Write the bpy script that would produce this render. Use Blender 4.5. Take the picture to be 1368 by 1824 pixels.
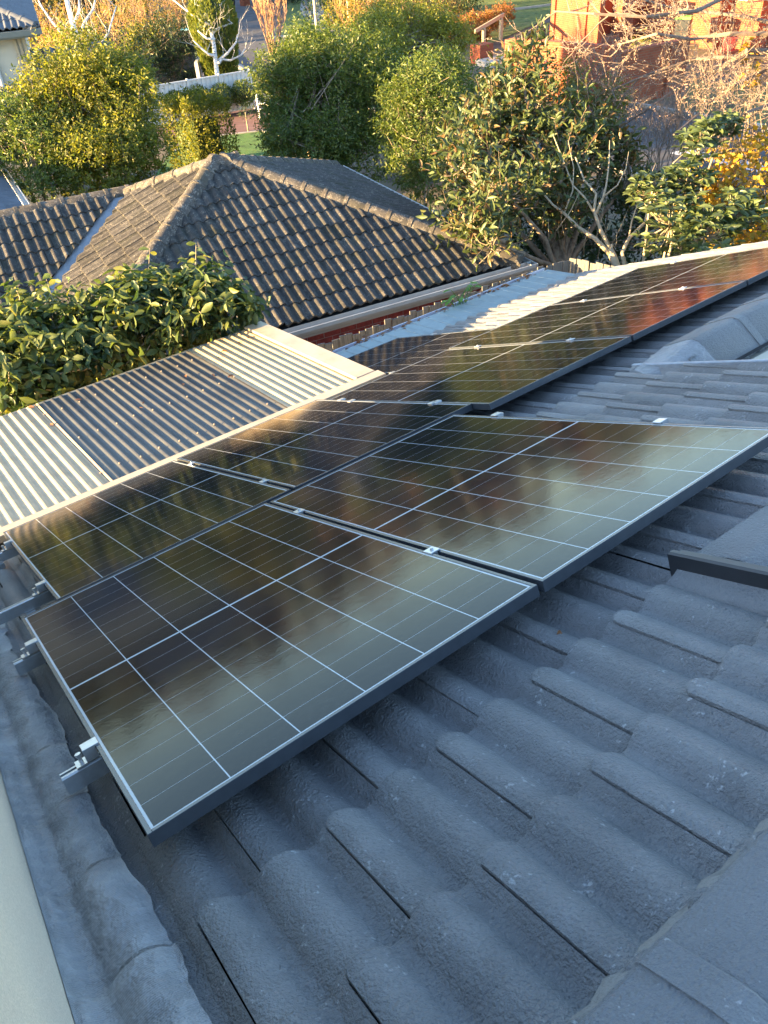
import bpy, bmesh, math, random
import numpy as np
from mathutils import Vector, Matrix
R = math.radians
scn = bpy.context.scene
for o in list(bpy.data.objects):
    bpy.data.objects.remove(o)
COL = scn.collection

# ------------------------------------------------------------------ camera
CAM = Vector((-0.04589, -1.01366, 1.49900))
XR = Vector((0.795906, -0.602676, -0.057547))      # picture right
YD = Vector((-0.414508, -0.473180, -0.777358))     # picture down
ZF = Vector((0.441267, 0.642560, -0.626422))       # into the picture
FPX = 1389.73
cd = bpy.data.cameras.new('camera')
cam = bpy.data.objects.new('camera', cd); COL.objects.link(cam)
cam.matrix_world = Matrix(((XR.x, -YD.x, -ZF.x, CAM.x), (XR.y, -YD.y, -ZF.y, CAM.y), (XR.z, -YD.z, -ZF.z, CAM.z), (0, 0, 0, 1)))
cd.sensor_fit = 'VERTICAL'; cd.sensor_height = 36.0; cd.lens = 36.0 * FPX / 1824.0
cd.clip_start = 0.05; cd.clip_end = 6000
scn.camera = cam

# ------------------------------------------------------------------ light
SUN_EL, SUN_AZ = 8.0, -74.0        # degrees; azimuth from +Y towards +X
w = bpy.data.worlds.new('World'); scn.world = w; w.use_nodes = True
nt = w.node_tree; nt.nodes.clear()
sky = nt.nodes.new('ShaderNodeTexSky'); sky.sky_type = 'NISHITA'; sky.sun_disc = False
sky.sun_elevation = R(SUN_EL); sky.sun_rotation = R(SUN_AZ)
sky.air_density = 0.8; sky.dust_density = 0.45; sky.ozone_density = 1.35
bg = nt.nodes.new('ShaderNodeBackground'); bg.inputs[1].default_value = 0.10
wo = nt.nodes.new('ShaderNodeOutputWorld')
nt.links.new(sky.outputs[0], bg.inputs[0]); nt.links.new(bg.outputs[0], wo.inputs[0])
sd = bpy.data.lights.new('sun', 'SUN'); sd.energy = 4.7; sd.angle = R(0.53); sd.color = (1.0, 0.66, 0.28)
sun = bpy.data.objects.new('sun', sd); COL.objects.link(sun)
sv = Vector((math.sin(R(SUN_AZ)) * math.cos(R(SUN_EL)), math.cos(R(SUN_AZ)) * math.cos(R(SUN_EL)), math.sin(R(SUN_EL))))
sun.rotation_euler = sv.to_track_quat('Z', 'Y').to_euler(); sun.location = (-6, 2, 8)
scn.view_settings.view_transform = 'Standard'; scn.view_settings.look = 'None'
scn.view_settings.gamma = 1; scn.view_settings.exposure = 3.4; scn.view_settings.use_curve_mapping = False

# ------------------------------------------------------------------ helpers
def at(x, y, D):
    """point at depth D metres along the view of photo pixel x, y"""
    return CAM + D * (XR * ((x - 684) / FPX) + YD * ((y - 912) / FPX) + ZF)
def onz(x, y, z):
    v = XR * ((x - 684) / FPX) + YD * ((y - 912) / FPX) + ZF
    return CAM + v * ((z - CAM.z) / v.z)
GZ = -5.5
def gp(x, y, z=GZ): return onz(x, y, z)

MW = {}
def reg(o, m): MW[o] = m.copy(); return o
I4 = Matrix.Identity(4)
def thing(name, label, cat, loc=(0, 0, 0), group=None, rot=None):
    o = bpy.data.objects.new(name, None); COL.objects.link(o)
    m = Matrix.Translation(Vector(loc))
    if rot is not None: m = m @ rot.to_4x4()
    o.matrix_basis = m; o.empty_display_size = 0.1
    o['label'] = label; o['category'] = cat
    if group: o['group'] = group
    return reg(o, m)
def tag(o, label, cat, group=None):
    o['label'] = label; o['category'] = cat
    if group: o['group'] = group
    return o
def put(name, mesh, parent=None, m=I4, label=None, kind=None):
    o = bpy.data.objects.new(name, mesh); COL.objects.link(o)
    if parent is not None:
        o.parent = parent
        o.matrix_basis = MW[parent].inverted() @ m
    else:
        o.matrix_basis = m
    if label: o['label'] = label
    if kind: o['kind'] = kind
    return reg(o, m)

class MB:
    def __init__(s): s.v = []; s.f = []
    def add(s, vs, fs):
        b = len(s.v); s.v += [tuple(v) for v in vs]; s.f += [tuple(i + b for i in f) for f in fs]
    def box(s, p0, p1, m=None):
        x0, y0, z0 = p0; x1, y1, z1 = p1
        vs = [Vector(c) for c in ((x0, y0, z0), (x1, y0, z0), (x1, y1, z0), (x0, y1, z0), (x0, y0, z1), (x1, y0, z1), (x1, y1, z1), (x0, y1, z1))]
        if m: vs = [m @ v for v in vs]
        s.add(vs, [(0, 3, 2, 1), (4, 5, 6, 7), (0, 1, 5, 4), (1, 2, 6, 5), (2, 3, 7, 6), (3, 0, 4, 7)])
    def bbox(s, p0, p1, bv, m=None):
        """box with chamfered top edges"""
        x0, y0, z0 = p0; x1, y1, z1 = p1; b = bv
        ring = lambda i, z: [(x0 + i, y0 + i, z), (x1 - i, y0 + i, z), (x1 - i, y1 - i, z), (x0 + i, y1 - i, z)]
        vs = [Vector(c) for c in ring(0, z0) + ring(0, z1 - b) + ring(b, z1)]
        if m: vs = [m @ v for v in vs]
        fs = [(3, 2, 1, 0), (8, 9, 10, 11)]
        for k in (0, 4):
            for i in range(4):
                j = (i + 1) % 4; fs.append((k + i, k + j, k + 4 + j, k + 4 + i))
        s.add(vs, fs)
    def tube(s, pts, rad, n=6, cap=True):
        pts = [Vector(p) for p in pts]
        if not hasattr(rad, '__len__'): rad = [rad] * len(pts)
        b = len(s.v); prev = None
        for i, p in enumerate(pts):
            t = (pts[min(i + 1, len(pts) - 1)] - pts[max(i - 1, 0)])
            t = t.normalized() if t.length > 1e-9 else Vector((0, 0, 1))
            a = Vector((0, 0, 1)) if abs(t.z) < .9 else Vector((1, 0, 0))
            if prev is not None: a = prev
            u = (a - t * a.dot(t)); u = u.normalized() if u.length > 1e-6 else t.orthogonal().normalized()
            prev = u; v = t.cross(u)
            for k in range(n):
                an = 2 * math.pi * k / n
                s.v.append(tuple(p + (u * math.cos(an) + v * math.sin(an)) * rad[i]))
        for i in range(len(pts) - 1):
            for k in range(n):
                k2 = (k + 1) % n
                s.f.append((b + i * n + k, b + i * n + k2, b + (i + 1) * n + k2, b + (i + 1) * n + k))
        if cap:
            s.f.append(tuple(b + k for k in range(n))[::-1]); s.f.append(tuple(b + (len(pts) - 1) * n + k for k in range(n)))
    def extrude(s, prof, path_a, path_b, xa, za, close=True):
        """profile points (a,b) swept from path_a to path_b; a along xa, b along za"""
        n = len(prof); xa = Vector(xa); za = Vector(za)
        vs = [Vector(path_a) + xa * a + za * b for a, b in prof] + [Vector(path_b) + xa * a + za * b for a, b in prof]
        fs = []
        for i in range(n if close else n - 1):
            j = (i + 1) % n; fs.append((i, j, n + j, n + i))
        if close: fs += [tuple(range(n))[::-1], tuple(range(n, 2 * n))]
        s.add(vs, fs)
    def mesh(s, name, mat, smooth=False):
        me = bpy.data.meshes.new(name); me.from_pydata(s.v, [], s.f)
        if mat: me.materials.append(mat)
        if smooth: me.polygons.foreach_set('use_smooth', [True] * len(me.polygons))
        me.update(); return me
    def put(s, name, mat, parent=None, label=None, kind=None, smooth=False):
        return put(name, s.mesh(name, mat, smooth), parent, I4, label, kind)

def sharp(me, ang=35):
    """smooth shading with hard edges above ang degrees"""
    bm = bmesh.new(); bm.from_mesh(me)
    bmesh.ops.recalc_face_normals(bm, faces=bm.faces)
    for f in bm.faces: f.smooth = True
    for e in bm.edges:
        e.smooth = (len(e.link_faces) == 2 and e.calc_face_angle(3.2) < R(ang))
    bm.to_mesh(me); bm.free(); return me

def npmesh(name, V, F4=None, F3=None, mat=None, smooth=False):
    V = np.asarray(V, dtype=np.float32); me = bpy.data.meshes.new(name)
    parts = []
    if F4 is not None and len(F4): parts.append((np.asarray(F4, dtype=np.int32), 4))
    if F3 is not None and len(F3): parts.append((np.asarray(F3, dtype=np.int32), 3))
    nl = sum(len(a) * k for a, k in parts); npoly = sum(len(a) for a, k in parts)
    me.vertices.add(len(V)); me.vertices.foreach_set('co', V.ravel())
    me.loops.add(nl); me.loops.foreach_set('vertex_index', np.concatenate([a.ravel() for a, k in parts]))
    me.polygons.add(npoly)
    tot = np.concatenate([np.full(len(a), k, dtype=np.int32) for a, k in parts])
    st = np.concatenate([[0], np.cumsum(tot)[:-1]]).astype(np.int32)
    me.polygons.foreach_set('loop_start', st); me.polygons.foreach_set('loop_total', tot)
    if smooth: me.polygons.foreach_set('use_smooth', np.ones(npoly, dtype=bool))
    if mat: me.materials.append(mat)
    me.update(calc_edges=True); me.validate(); return me

# ------------------------------------------------------------------ materials
def nodes_for(name):
    m = bpy.data.materials.new(name); m.use_nodes = True
    t = m.node_tree; b = t.nodes['Principled BSDF']; return m, t, b
def coords(t, rnd=True, scale=(1, 1, 1)):
    tc = t.nodes.new('ShaderNodeTexCoord')
    out = tc.outputs['Object']
    if scale != (1, 1, 1):
        mp = t.nodes.new('ShaderNodeMapping'); mp.inputs['Scale'].default_value = scale
        t.links.new(out, mp.inputs[0]); out = mp.outputs[0]
    if rnd:
        oi = t.nodes.new('ShaderNodeObjectInfo')
        mu = t.nodes.new('ShaderNodeMath'); mu.operation = 'MULTIPLY'; mu.inputs[1].default_value = 37.0
        t.links.new(oi.outputs['Random'], mu.inputs[0])
        ad = t.nodes.new('ShaderNodeVectorMath'); ad.operation = 'ADD'
        t.links.new(out, ad.inputs[0]); t.links.new(mu.outputs[0], ad.inputs[1]); out = ad.outputs[0]
    return out
def noise(t, vec, scale, detail=4, rough=.55):
    n = t.nodes.new('ShaderNodeTexNoise'); n.inputs['Scale'].default_value = scale
    n.inputs['Detail'].default_value = detail; n.inputs['Roughness'].default_value = rough
    t.links.new(vec, n.inputs['Vector']); return n.outputs['Fac']
def ramp(t, fac, stops):
    r = t.nodes.new('ShaderNodeValToRGB'); e = r.color_ramp.elements
    while len(e) > len(stops): e.remove(e[-1])
    while len(e) < len(stops): e.new(1)
    for i, (p, c) in enumerate(stops):
        e[i].position = p; e[i].color = (*c, 1) if len(c) == 3 else c
    t.links.new(fac, r.inputs[0]); return r.outputs[0]
def mixc(t, fac, a, b, mode='MIX'):
    n = t.nodes.new('ShaderNodeMix'); n.data_type = 'RGBA'; n.blend_type = mode
    for s_, v in ((0, fac), (6, a), (7, b)):
        if hasattr(v, 'links'): t.links.new(v, n.inputs[s_])
        elif s_ == 0: n.inputs[0].default_value = v
        else: n.inputs[s_].default_value = (*v, 1)
    return n.outputs[2]
def bump(t, b, h, strength, dist):
    n = t.nodes.new('ShaderNodeBump'); n.inputs['Strength'].default_value = strength; n.inputs['Distance'].default_value = dist
    t.links.new(h, n.inputs['Height']); t.links.new(n.outputs[0], b.inputs['Normal']); return n
def setb(b, **k):
    for a, v in k.items():
        b.inputs[a.replace('_', ' ')].default_value = v
def plain(name, c, rough=.6, var=.18, sc=6, bs=0, bd=.002, bsc=80, metal=0, spec=.4, rnd=True, stretch=(1, 1, 1), c2=None):
    m, t, b = nodes_for(name); v = coords(t, rnd, stretch)
    lo = tuple(x * (1 - var) for x in c); hi = tuple(min(1, x * (1 + var)) for x in c)
    f = noise(t, v, sc, 5, .6)
    col = ramp(t, f, [(.3, lo), (.7, hi)] if c2 is None else [(.35, lo), (.5, hi), (.68, c2)])
    t.links.new(col, b.inputs['Base Color']); setb(b, Roughness=rough, Metallic=metal); b.inputs['Specular IOR Level'].default_value = spec
    if bs: bump(t, b, noise(t, v, bsc, 4, .6), bs, bd)
    return m

def tile_mat(name, c_lo, c_hi, speck, rough, bstr, bscale, bdist, spec=.35, dim=.84, stain=None, speck_amt=.62, big=5.0, fine=95):
    m, t, b = nodes_for(name); v = coords(t, True)
    n1 = noise(t, v, big, 5, .6); n2 = noise(t, v, bscale, 3, .6)
    col = ramp(t, n1, [(.3, c_lo), (.7, c_hi)])
    n3 = noise(t, v, 13, 4, .65); n4 = noise(t, v, fine, 2, .5)
    mul = t.nodes.new('ShaderNodeMath'); mul.operation = 'MULTIPLY'; t.links.new(n3, mul.inputs[0]); t.links.new(n4, mul.inputs[1])
    sp = ramp(t, mul.outputs[0], [(speck_amt * .5, (0, 0, 0)), (speck_amt * .5 + .06, (1, 1, 1))])
    col = mixc(t, sp, col, speck)
    if stain:
        n5 = noise(t, v, 2.2, 4, .6); sf = ramp(t, n5, [(.5, (0, 0, 0)), (.72, (.75, .75, .75))]); col = mixc(t, sf, col, stain)
    oi = t.nodes.new('ShaderNodeObjectInfo')
    br = ramp(t, oi.outputs['Random'], [(0, (dim, dim, dim)), (1, (1.0, 1.0, 1.0))])
    col = mixc(t, 1.0, col, br, 'MULTIPLY')
    t.links.new(col, b.inputs['Base Color']); b.inputs['Specular IOR Level'].default_value = spec
    rr = ramp(t, n1, [(.3, (rough - .08,) * 3), (.7, (rough + .1,) * 3)]); t.links.new(rr, b.inputs['Roughness'])
    ad = t.nodes.new('ShaderNodeMath'); ad.operation = 'ADD'; t.links.new(n2, ad.inputs[0]); t.links.new(n3, ad.inputs[1])
    bump(t, b, ad.outputs[0], bstr, bdist)
    return m

def leaf_mat(name, cols, rough=.42, trans=.35, spec=.45, tcol=None):
    m, t, b = nodes_for(name)
    ge = t.nodes.new('ShaderNodeNewGeometry'); oi = t.nodes.new('ShaderNodeObjectInfo')
    ad = t.nodes.new('ShaderNodeMath'); ad.operation = 'ADD'
    t.links.new(ge.outputs['Random Per Island'], ad.inputs[0]); t.links.new(oi.outputs['Random'], ad.inputs[1])
    fr = t.nodes.new('ShaderNodeMath'); fr.operation = 'FRACT'; t.links.new(ad.outputs[0], fr.inputs[0])
    n = len(cols); col = ramp(t, fr.outputs[0], [(i / max(1, n - 1), c) for i, c in enumerate(cols)])
    t.links.new(col, b.inputs['Base Color']); setb(b, Roughness=rough); b.inputs['Specular IOR Level'].default_value = spec
    tr = t.nodes.new('ShaderNodeBsdfTranslucent')
    tc = mixc(t, 1.0, col, tcol or (1.5, 1.5, .7), 'MULTIPLY'); t.links.new(tc, tr.inputs[0])
    mx = t.nodes.new('ShaderNodeMixShader'); mx.inputs[0].default_value = trans
    t.links.new(b.outputs[0], mx.inputs[1]); t.links.new(tr.outputs[0], mx.inputs[2])
    t.links.new(mx.outputs[0], t.nodes['Material Output'].inputs[0])
    return m

M = {}
M['tile'] = tile_mat('dark_roof_paint', (.185, .188, .194), (.275, .278, .284), (.42, .43, .44), .37, 1.0, 140, .016, .5, dim=.80, speck_amt=.73)
M['cap'] = tile_mat('dark_cap_paint', (.145, .149, .156), (.205, .209, .216), (.32, .325, .33), .5, .9, 120, .010, .35, speck_amt=.76, big=2.5)
def lead_mat():
    m, t, b = nodes_for('painted_flashing'); v = coords(t, False)
    n1 = noise(t, v, 7, 6, .65); n2 = noise(t, v, 42, 4, .6); n3 = noise(t, v, 260, 2, .5)
    wv = t.nodes.new('ShaderNodeTexWave'); wv.inputs['Scale'].default_value = 70; wv.inputs['Distortion'].default_value = 1.2; wv.inputs['Detail'].default_value = 1; wv.bands_direction = 'Y'; t.links.new(v, wv.inputs['Vector'])
    col = ramp(t, n1, [(.32, (.17, .178, .19)), (.55, (.27, .277, .288)), (.72, (.38, .385, .39))]); t.links.new(col, b.inputs['Base Color'])
    t.links.new(ramp(t, n1, [(.3, (.34,) * 3), (.7, (.58,) * 3)]), b.inputs['Roughness'])
    a1 = t.nodes.new('ShaderNodeMath'); a1.operation = 'MULTIPLY_ADD'; a1.inputs[1].default_value = 5.0; t.links.new(n1, a1.inputs[0]); t.links.new(n2, a1.inputs[2])
    a2 = t.nodes.new('ShaderNodeMath'); a2.operation = 'MULTIPLY_ADD'; a2.inputs[1].default_value = .12; t.links.new(wv.outputs[1], a2.inputs[0]); t.links.new(a1.outputs[0], a2.inputs[2])
    a3 = t.nodes.new('ShaderNodeMath'); a3.operation = 'MULTIPLY_ADD'; a3.inputs[1].default_value = .22; t.links.new(n3, a3.inputs[0]); t.links.new(a2.outputs[0], a3.inputs[2])
    bump(t, b, a3.outputs[0], .9, .008); return m
M['mortar'] = plain('mortar', (.175, .172, .165), .9, .22, 14, 1.0, .008, 90, c2=(.21, .20, .185))
M['lead'] = tile_mat('painted_flashing', (.20, .21, .225), (.32, .33, .345), (.42, .43, .44), .42, .7, 240, .004, .5, speck_amt=.78, big=6)
M['lead'] = lead_mat()
M['render'] = plain('cream_roughcast', (.56, .47, .36), .9, .16, 260, .9, .003, 330, rnd=False)
M['frame'] = plain('black_anodised', (.045, .052, .062), .27, .12, 30, metal=.0, spec=.9)
M['alu'] = plain('mill_aluminium', (.50, .52, .54), .35, .1, 40, metal=.85)
M['steel'] = plain('clamp_steel', (.62, .63, .64), .3, .08, 60, metal=.8)
M['barblack'] = plain('black_trim', (.022, .024, .028), .4, .15, 20, spec=.5)
M['barblue'] = plain('zinc_trim', (.24, .27, .31), .4, .15, 20, metal=.3)
M['ntile'] = tile_mat('weathered_tile', (.050, .0485, .048), (.090, .085, .080), (.18, .165, .14), .85, .8, 120, .006, .2, dim=.62, stain=(.045, .046, .03), speck_amt=.59, big=9, fine=70)
M['ncap'] = tile_mat('weathered_cap', (.060, .056, .052), (.112, .102, .092), (.23, .21, .18), .9, .8, 90, .006, .2, stain=(.06, .057, .035), speck_amt=.57, big=7, fine=60)
M['gutter'] = plain('gutter_white', (.40, .40, .385), .5, .1, 5)
M['dark'] = plain('sarking', (.012, .012, .013), .9, .1)
M['white'] = plain('white_paint', (.60, .60, .58), .5, .08, 5)
M['cream'] = plain('cream_steel', (.40, .33, .23), .42, .10, 3, c2=(.34, .27, .185))
M['sheetw'] = plain('white_corrugated', (.40, .31, .185), .45, .10, 3, c2=(.34, .26, .155), rnd=False)
M['sheetg'] = plain('grey_corrugated', (.045, .046, .047), .45, .2, 2.2, spec=.4, c2=(.07, .07, .066), rnd=False)
M['sheetb'] = plain('pale_blue_steel', (.20, .25, .26), .5, .10, 3, c2=(.17, .20, .20), rnd=False)
M['brick'] = plain('red_brick', (.22, .035, .028), .85, .35, 18, .6, .003, 120)
M['bmortar'] = plain('brick_mortar', (.30, .25, .21), .95, .2, 20, .4, .002, 100)
M['paling'] = plain('weathered_paling', (.095, .097, .097), .9, .35, 5, .5, .003, 40, stretch=(14, 14, 1), c2=(.14, .14, .135))
M['bark'] = plain('brown_bark', (.17, .13, .095), .9, .35, 12, .6, .004, 40, c2=(.26, .22, .17))
M['palebark'] = plain('pale_bark', (.36, .30, .21), .85, .25, 14, .4, .003, 50)
M['twig'] = plain('pink_twigs', (.15, .115, .095), .85, .3, 10)
M['twigo'] = plain('orange_twigs', (.40, .24, .13), .85, .3, 10)
def birch_mat():
    m, t, b = nodes_for('birch_bark'); v = coords(t, False, (5, 5, 26))
    f = noise(t, v, 1.0, 4, .7)
    t.links.new(ramp(t, f, [(.36, (.05, .045, .04)), (.44, (.50, .48, .45)), (.8, (.72, .70, .67))]), b.inputs['Base Color']); setb(b, Roughness=.8); return m
M['birch'] = birch_mat()
M['grass'] = plain('lawn_green', (.055, .115, .022), .9, .4, 3.0, .8, .02, 60, rnd=False, c2=(.085, .14, .03))
M['verge'] = plain('verge_grass', (.085, .12, .03), .9, .4, 2.5, .8, .02, 50, rnd=False, c2=(.13, .14, .05))
M['soil'] = plain('garden_soil', (.10, .078, .055), .95, .4, 1.2, .6, .02, 20, rnd=False, c2=(.075, .09, .03))
M['asphalt'] = plain('asphalt', (.075, .075, .08), .9, .25, 1.5, .5, .004, 120, rnd=False)
M['concrete'] = plain('concrete_path', (.34, .32, .29), .9, .2, 2.5, .3, .003, 60, rnd=False)
M['bluebin'] = plain('blue_lid', (.03, .22, .42), .45, .1); M['binblack'] = plain('bin_body', (.02, .025, .03), .5, .1)
M['greenbin'] = plain('green_lid', (.12, .42, .06), .5, .1); M['redcloth'] = plain('red_plastic', (.5, .03, .03), .5, .1)
M['timber'] = plain('raw_timber', (.40, .30, .18), .8, .2, 8, stretch=(1, 1, 6))
M['creamwall'] = plain('cream_render', (.47, .44, .37), .9, .07, 3, .2, .002, 80, rnd=False)
M['slate'] = tile_mat('blue_grey_tile', (.09, .10, .12), (.14, .155, .18), (.22, .23, .24), .7, .3, 60, .003, .3, speck_amt=.7)
M['greygutter'] = plain('grey_green_gutter', (.13, .14, .13), .5, .1)
def brickwall_mat(name, a, b_, mo, sc):
    m, t, b = nodes_for(name)
    tc = t.nodes.new('ShaderNodeTexCoord')
    br = t.nodes.new('ShaderNodeTexBrick'); br.inputs['Scale'].default_value = 1.0
    br.inputs['Brick Width'].default_value = .24; br.inputs['Row Height'].default_value = .086; br.inputs['Mortar Size'].default_value = .008
    br.inputs['Color1'].default_value = (*a, 1); br.inputs['Color2'].default_value = (*b_, 1); br.inputs['Mortar'].default_value = (*mo, 1)
    ge = t.nodes.new('ShaderNodeNewGeometry'); sx = t.nodes.new('ShaderNodeSeparateXYZ'); t.links.new(tc.outputs['Object'], sx.inputs[0])
    ad = t.nodes.new('ShaderNodeMath'); t.links.new(sx.outputs[0], ad.inputs[0]); t.links.new(sx.outputs[1], ad.inputs[1])
    cb = t.nodes.new('ShaderNodeCombineXYZ'); t.links.new(ad.outputs[0], cb.inputs[0]); t.links.new(sx.outputs[2], cb.inputs[1])
    t.links.new(cb.outputs[0], br.inputs['Vector'])
    n = noise(t, tc.outputs['Object'], 2.0, 4, .6); f = ramp(t, n, [(.3, (.75, .75, .75)), (.7, (1.1, 1.1, 1.1))])
    t.links.new(mixc(t, 1.0, br.outputs[0], f, 'MULTIPLY'), b.inputs['Base Color']); setb(b, Roughness=.9); return m
M['orangebrick'] = brickwall_mat('orange_brick', (.30, .068, .026), (.24, .05, .02), (.20, .11, .065), 1)
M['pavers'] = brickwall_mat('red_pavers', (.20, .10, .085), (.16, .075, .065), (.13, .10, .09), 1)

# solar glass: one glossy coat over dark silicon or over the white backsheet
def glass_mat(name, c, var):
    m, t, b = nodes_for(name)
    tc = t.nodes.new('ShaderNodeTexCoord'); v = tc.outputs['Object']
    oi = t.nodes.new('ShaderNodeObjectInfo')
    t.links.new(ramp(t, oi.outputs['Random'], [(0, tuple(x * (1 - var) for x in c)), (1, tuple(x * (1 + var) for x in c))]), b.inputs['Base Color'])
    ge = t.nodes.new('ShaderNodeNewGeometry')
    setb(b, Roughness=.085); b.inputs['IOR'].default_value = 1.27; b.inputs['Specular IOR Level'].default_value = .5
    n = noise(t, ge.outputs['Position'], 120, 2, .5); n2 = noise(t, ge.outputs['Position'], 30, 2, .5)
    mu = t.nodes.new('ShaderNodeMath'); mu.operation = 'MULTIPLY_ADD'; mu.inputs[1].default_value = 1.2
    t.links.new(n2, mu.inputs[0]); t.links.new(n, mu.inputs[2])
    bump(t, b, mu.outputs[0], .22, .0004)
    # dust: a faint grey film in patches and a few dried drops
    d1 = noise(t, ge.outputs['Position'], 3.1, 5, .65); d2 = noise(t, ge.outputs['Position'], 55, 2, .5)
    dm = t.nodes.new('ShaderNodeMath'); dm.operation = 'MULTIPLY'; t.links.new(d1, dm.inputs[0]); t.links.new(d2, dm.inputs[1])
    df = ramp(t, dm.outputs[0], [(.24, (0, 0, 0)), (.42, (.03, .03, .03))])
    base_link = b.inputs['Base Color'].links[0].from_socket
    t.links.new(mixc(t, df, base_link, (.30, .29, .27)), b.inputs['Base Color'])
    sm = noise(t, ge.outputs['Position'], 6, 4, .6)
    t.links.new(ramp(t, sm, [(.45, (.085,) * 3), (.75, (.13,) * 3)]), b.inputs['Roughness'])
    return m
M['cell'] = glass_mat('silicon_cell', (.0085, .009, .013), .12)
M['back'] = glass_mat('white_backsheet', (.50, .54, .56), .0)

# foliage
M['l_cam'] = leaf_mat('camellia_leaf', [(.055, .085, .030), (.08, .115, .036), (.115, .14, .042), (.065, .10, .034), (.20, .19, .045)], .5, .32, .35)
M['l_hedge'] = leaf_mat('hedge_leaf', [(.065, .09, .016), (.12, .14, .022), (.21, .20, .03), (.15, .155, .022), (.08, .11, .018)], .48, .48)
M['l_photo'] = leaf_mat('shrub_leaf', [(.04, .075, .018), (.075, .115, .024), (.13, .155, .03), (.055, .095, .022)], .42, .4)
M['l_yellow'] = leaf_mat('yellow_green_leaf', [(.13, .15, .025), (.20, .20, .03), (.26, .23, .035), (.10, .13, .022)], .45, .45)
M['l_mag'] = leaf_mat('magnolia_leaf', [(.05, .07, .03), (.065, .095, .036), (.09, .115, .042), (.055, .08, .032), (.13, .07, .03), (.065, .09, .034), (.08, .11, .04), (.06, .085, .034)], .42, .28, .4)
M['l_broad'] = leaf_mat('broad_leaf', [(.055, .085, .036), (.075, .11, .042), (.10, .13, .05), (.06, .09, .036)], .42, .3, .5)
M['l_gold'] = leaf_mat('golden_leaf', [(.45, .27, .02), (.38, .20, .02), (.16, .15, .03), (.50, .33, .03), (.10, .12, .03)], .5, .45)
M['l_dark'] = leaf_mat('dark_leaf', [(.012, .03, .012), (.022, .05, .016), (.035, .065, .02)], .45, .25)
M['l_autumn'] = leaf_mat('autumn_leaf', [(.26, .17, .04), (.19, .16, .03), (.30, .16, .05), (.10, .11, .025), (.22, .20, .04)], .6, .4)
M['l_red'] = leaf_mat('red_bed_leaf', [(.26, .09, .03), (.28, .17, .03), (.24, .06, .04), (.14, .13, .03)], .6, .4)
M['l_cyp'] = leaf_mat('cypress_spray', [(.08, .12, .025), (.13, .16, .03), (.18, .19, .03)], .6, .4)
M['l_bud'] = leaf_mat('blossom_bud', [(.45, .30, .24), (.36, .22, .17), (.5, .36, .28)], .7, .3)
M['l_dead'] = leaf_mat('dead_leaf', [(.22, .09, .03), (.15, .06, .03), (.28, .14, .05)], .7, .1)
M['l_far'] = leaf_mat('far_leaf', [(.05, .07, .02), (.09, .10, .025), (.15, .13, .03), (.07, .08, .025)], .7, .3)
M['l_rust'] = leaf_mat('rust_leaf', [(.22, .08, .03), (.16, .06, .03), (.26, .13, .04), (.12, .06, .03)], .7, .3)
M['l_weed'] = leaf_mat('weed_leaf', [(.10, .22, .03), (.14, .27, .04)], .45, .4)

# ------------------------------------------------------------------ roof machinery
def frame_of(h, pitch):
    h = Vector((h[0], h[1], 0)).normalized(); c, s = math.cos(R(pitch)), math.sin(R(pitch))
    y = Vector((h.x * c, h.y * c, -s)); n = Vector((h.x * s, h.y * s, c)); x = y.cross(n)
    return x, y, n
def mat_of(o, x, y, n):
    return Matrix(((x.x, y.x, n.x, o[0]), (x.y, y.y, n.y, o[1]), (x.z, y.z, n.z, o[2]), (0, 0, 0, 1)))

def roll(x, hgt, pw=.68):
    d = abs(((x - .03 + .075) % .15) - .075)
    q = max(0.0, 1 - (d / .064) ** 2.0)
    return hgt * q * (1.0 if q > .12 else (.35 + .65 * q / .12))
def tile_mesh(name, mat, gauge, length, hgt, tailz, nseg, fine=True):
    """two-roll interlocking tile: x 0..0.30 across, tail at y=0, head at -length"""
    bm = bmesh.new(); W_ = .2965
    xs = [W_ * i / nseg for i in range(nseg + 1)]
    rows = [(0.0, -.0035), (-.0035, -.0005), (-.010, 0.0), (-length * .5, 0.0), (-length, 0.0)] if fine else [(0.0, -.002), (-length, 0.0)]
    g = []
    for (y, dz) in rows:
        r = []
        for x in xs:
            lift = .006 * max(0, 1 - x / .012) ** .5 * 0 + (.0045 if x < .03 else .0045 * max(0, 1 - (x - .03) / .03))
            cy = -.016 * max(0, 1 - x / .016) ** 2 if fine else 0
            r.append(bm.verts.new((x, y + (cy if y > -.05 else 0), roll(x, hgt) + lift + dz + tailz * (1 + y / length))))
        g.append(r)
    for a in range(len(rows) - 1):
        for i in range(nseg):
            f = bm.faces.new((g[a][i], g[a + 1][i], g[a + 1][i + 1], g[a][i + 1])); f.smooth = True
    th = tailz + .004
    low = [bm.verts.new((v.co.x, v.co.y - .001, v.co.z - th)) for v in g[0]]
    top = [bm.verts.new(v.co) for v in g[0]]
    for i in range(nseg):
        f = bm.faces.new((top[i], top[i + 1], low[i + 1], low[i])); f.smooth = True
    ls = [bm.verts.new(r[0].co) for r in g]; ll = [bm.verts.new(r[0].co - Vector((0, 0, .014))) for r in g]
    for a in range(len(rows) - 1):
        bm.faces.new((ls[a], ll[a], ll[a + 1], ls[a + 1]))
    me = bpy.data.meshes.new(name); bm.normal_update(); bm.to_mesh(me); bm.free()
    me.materials.append(mat); return me

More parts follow.
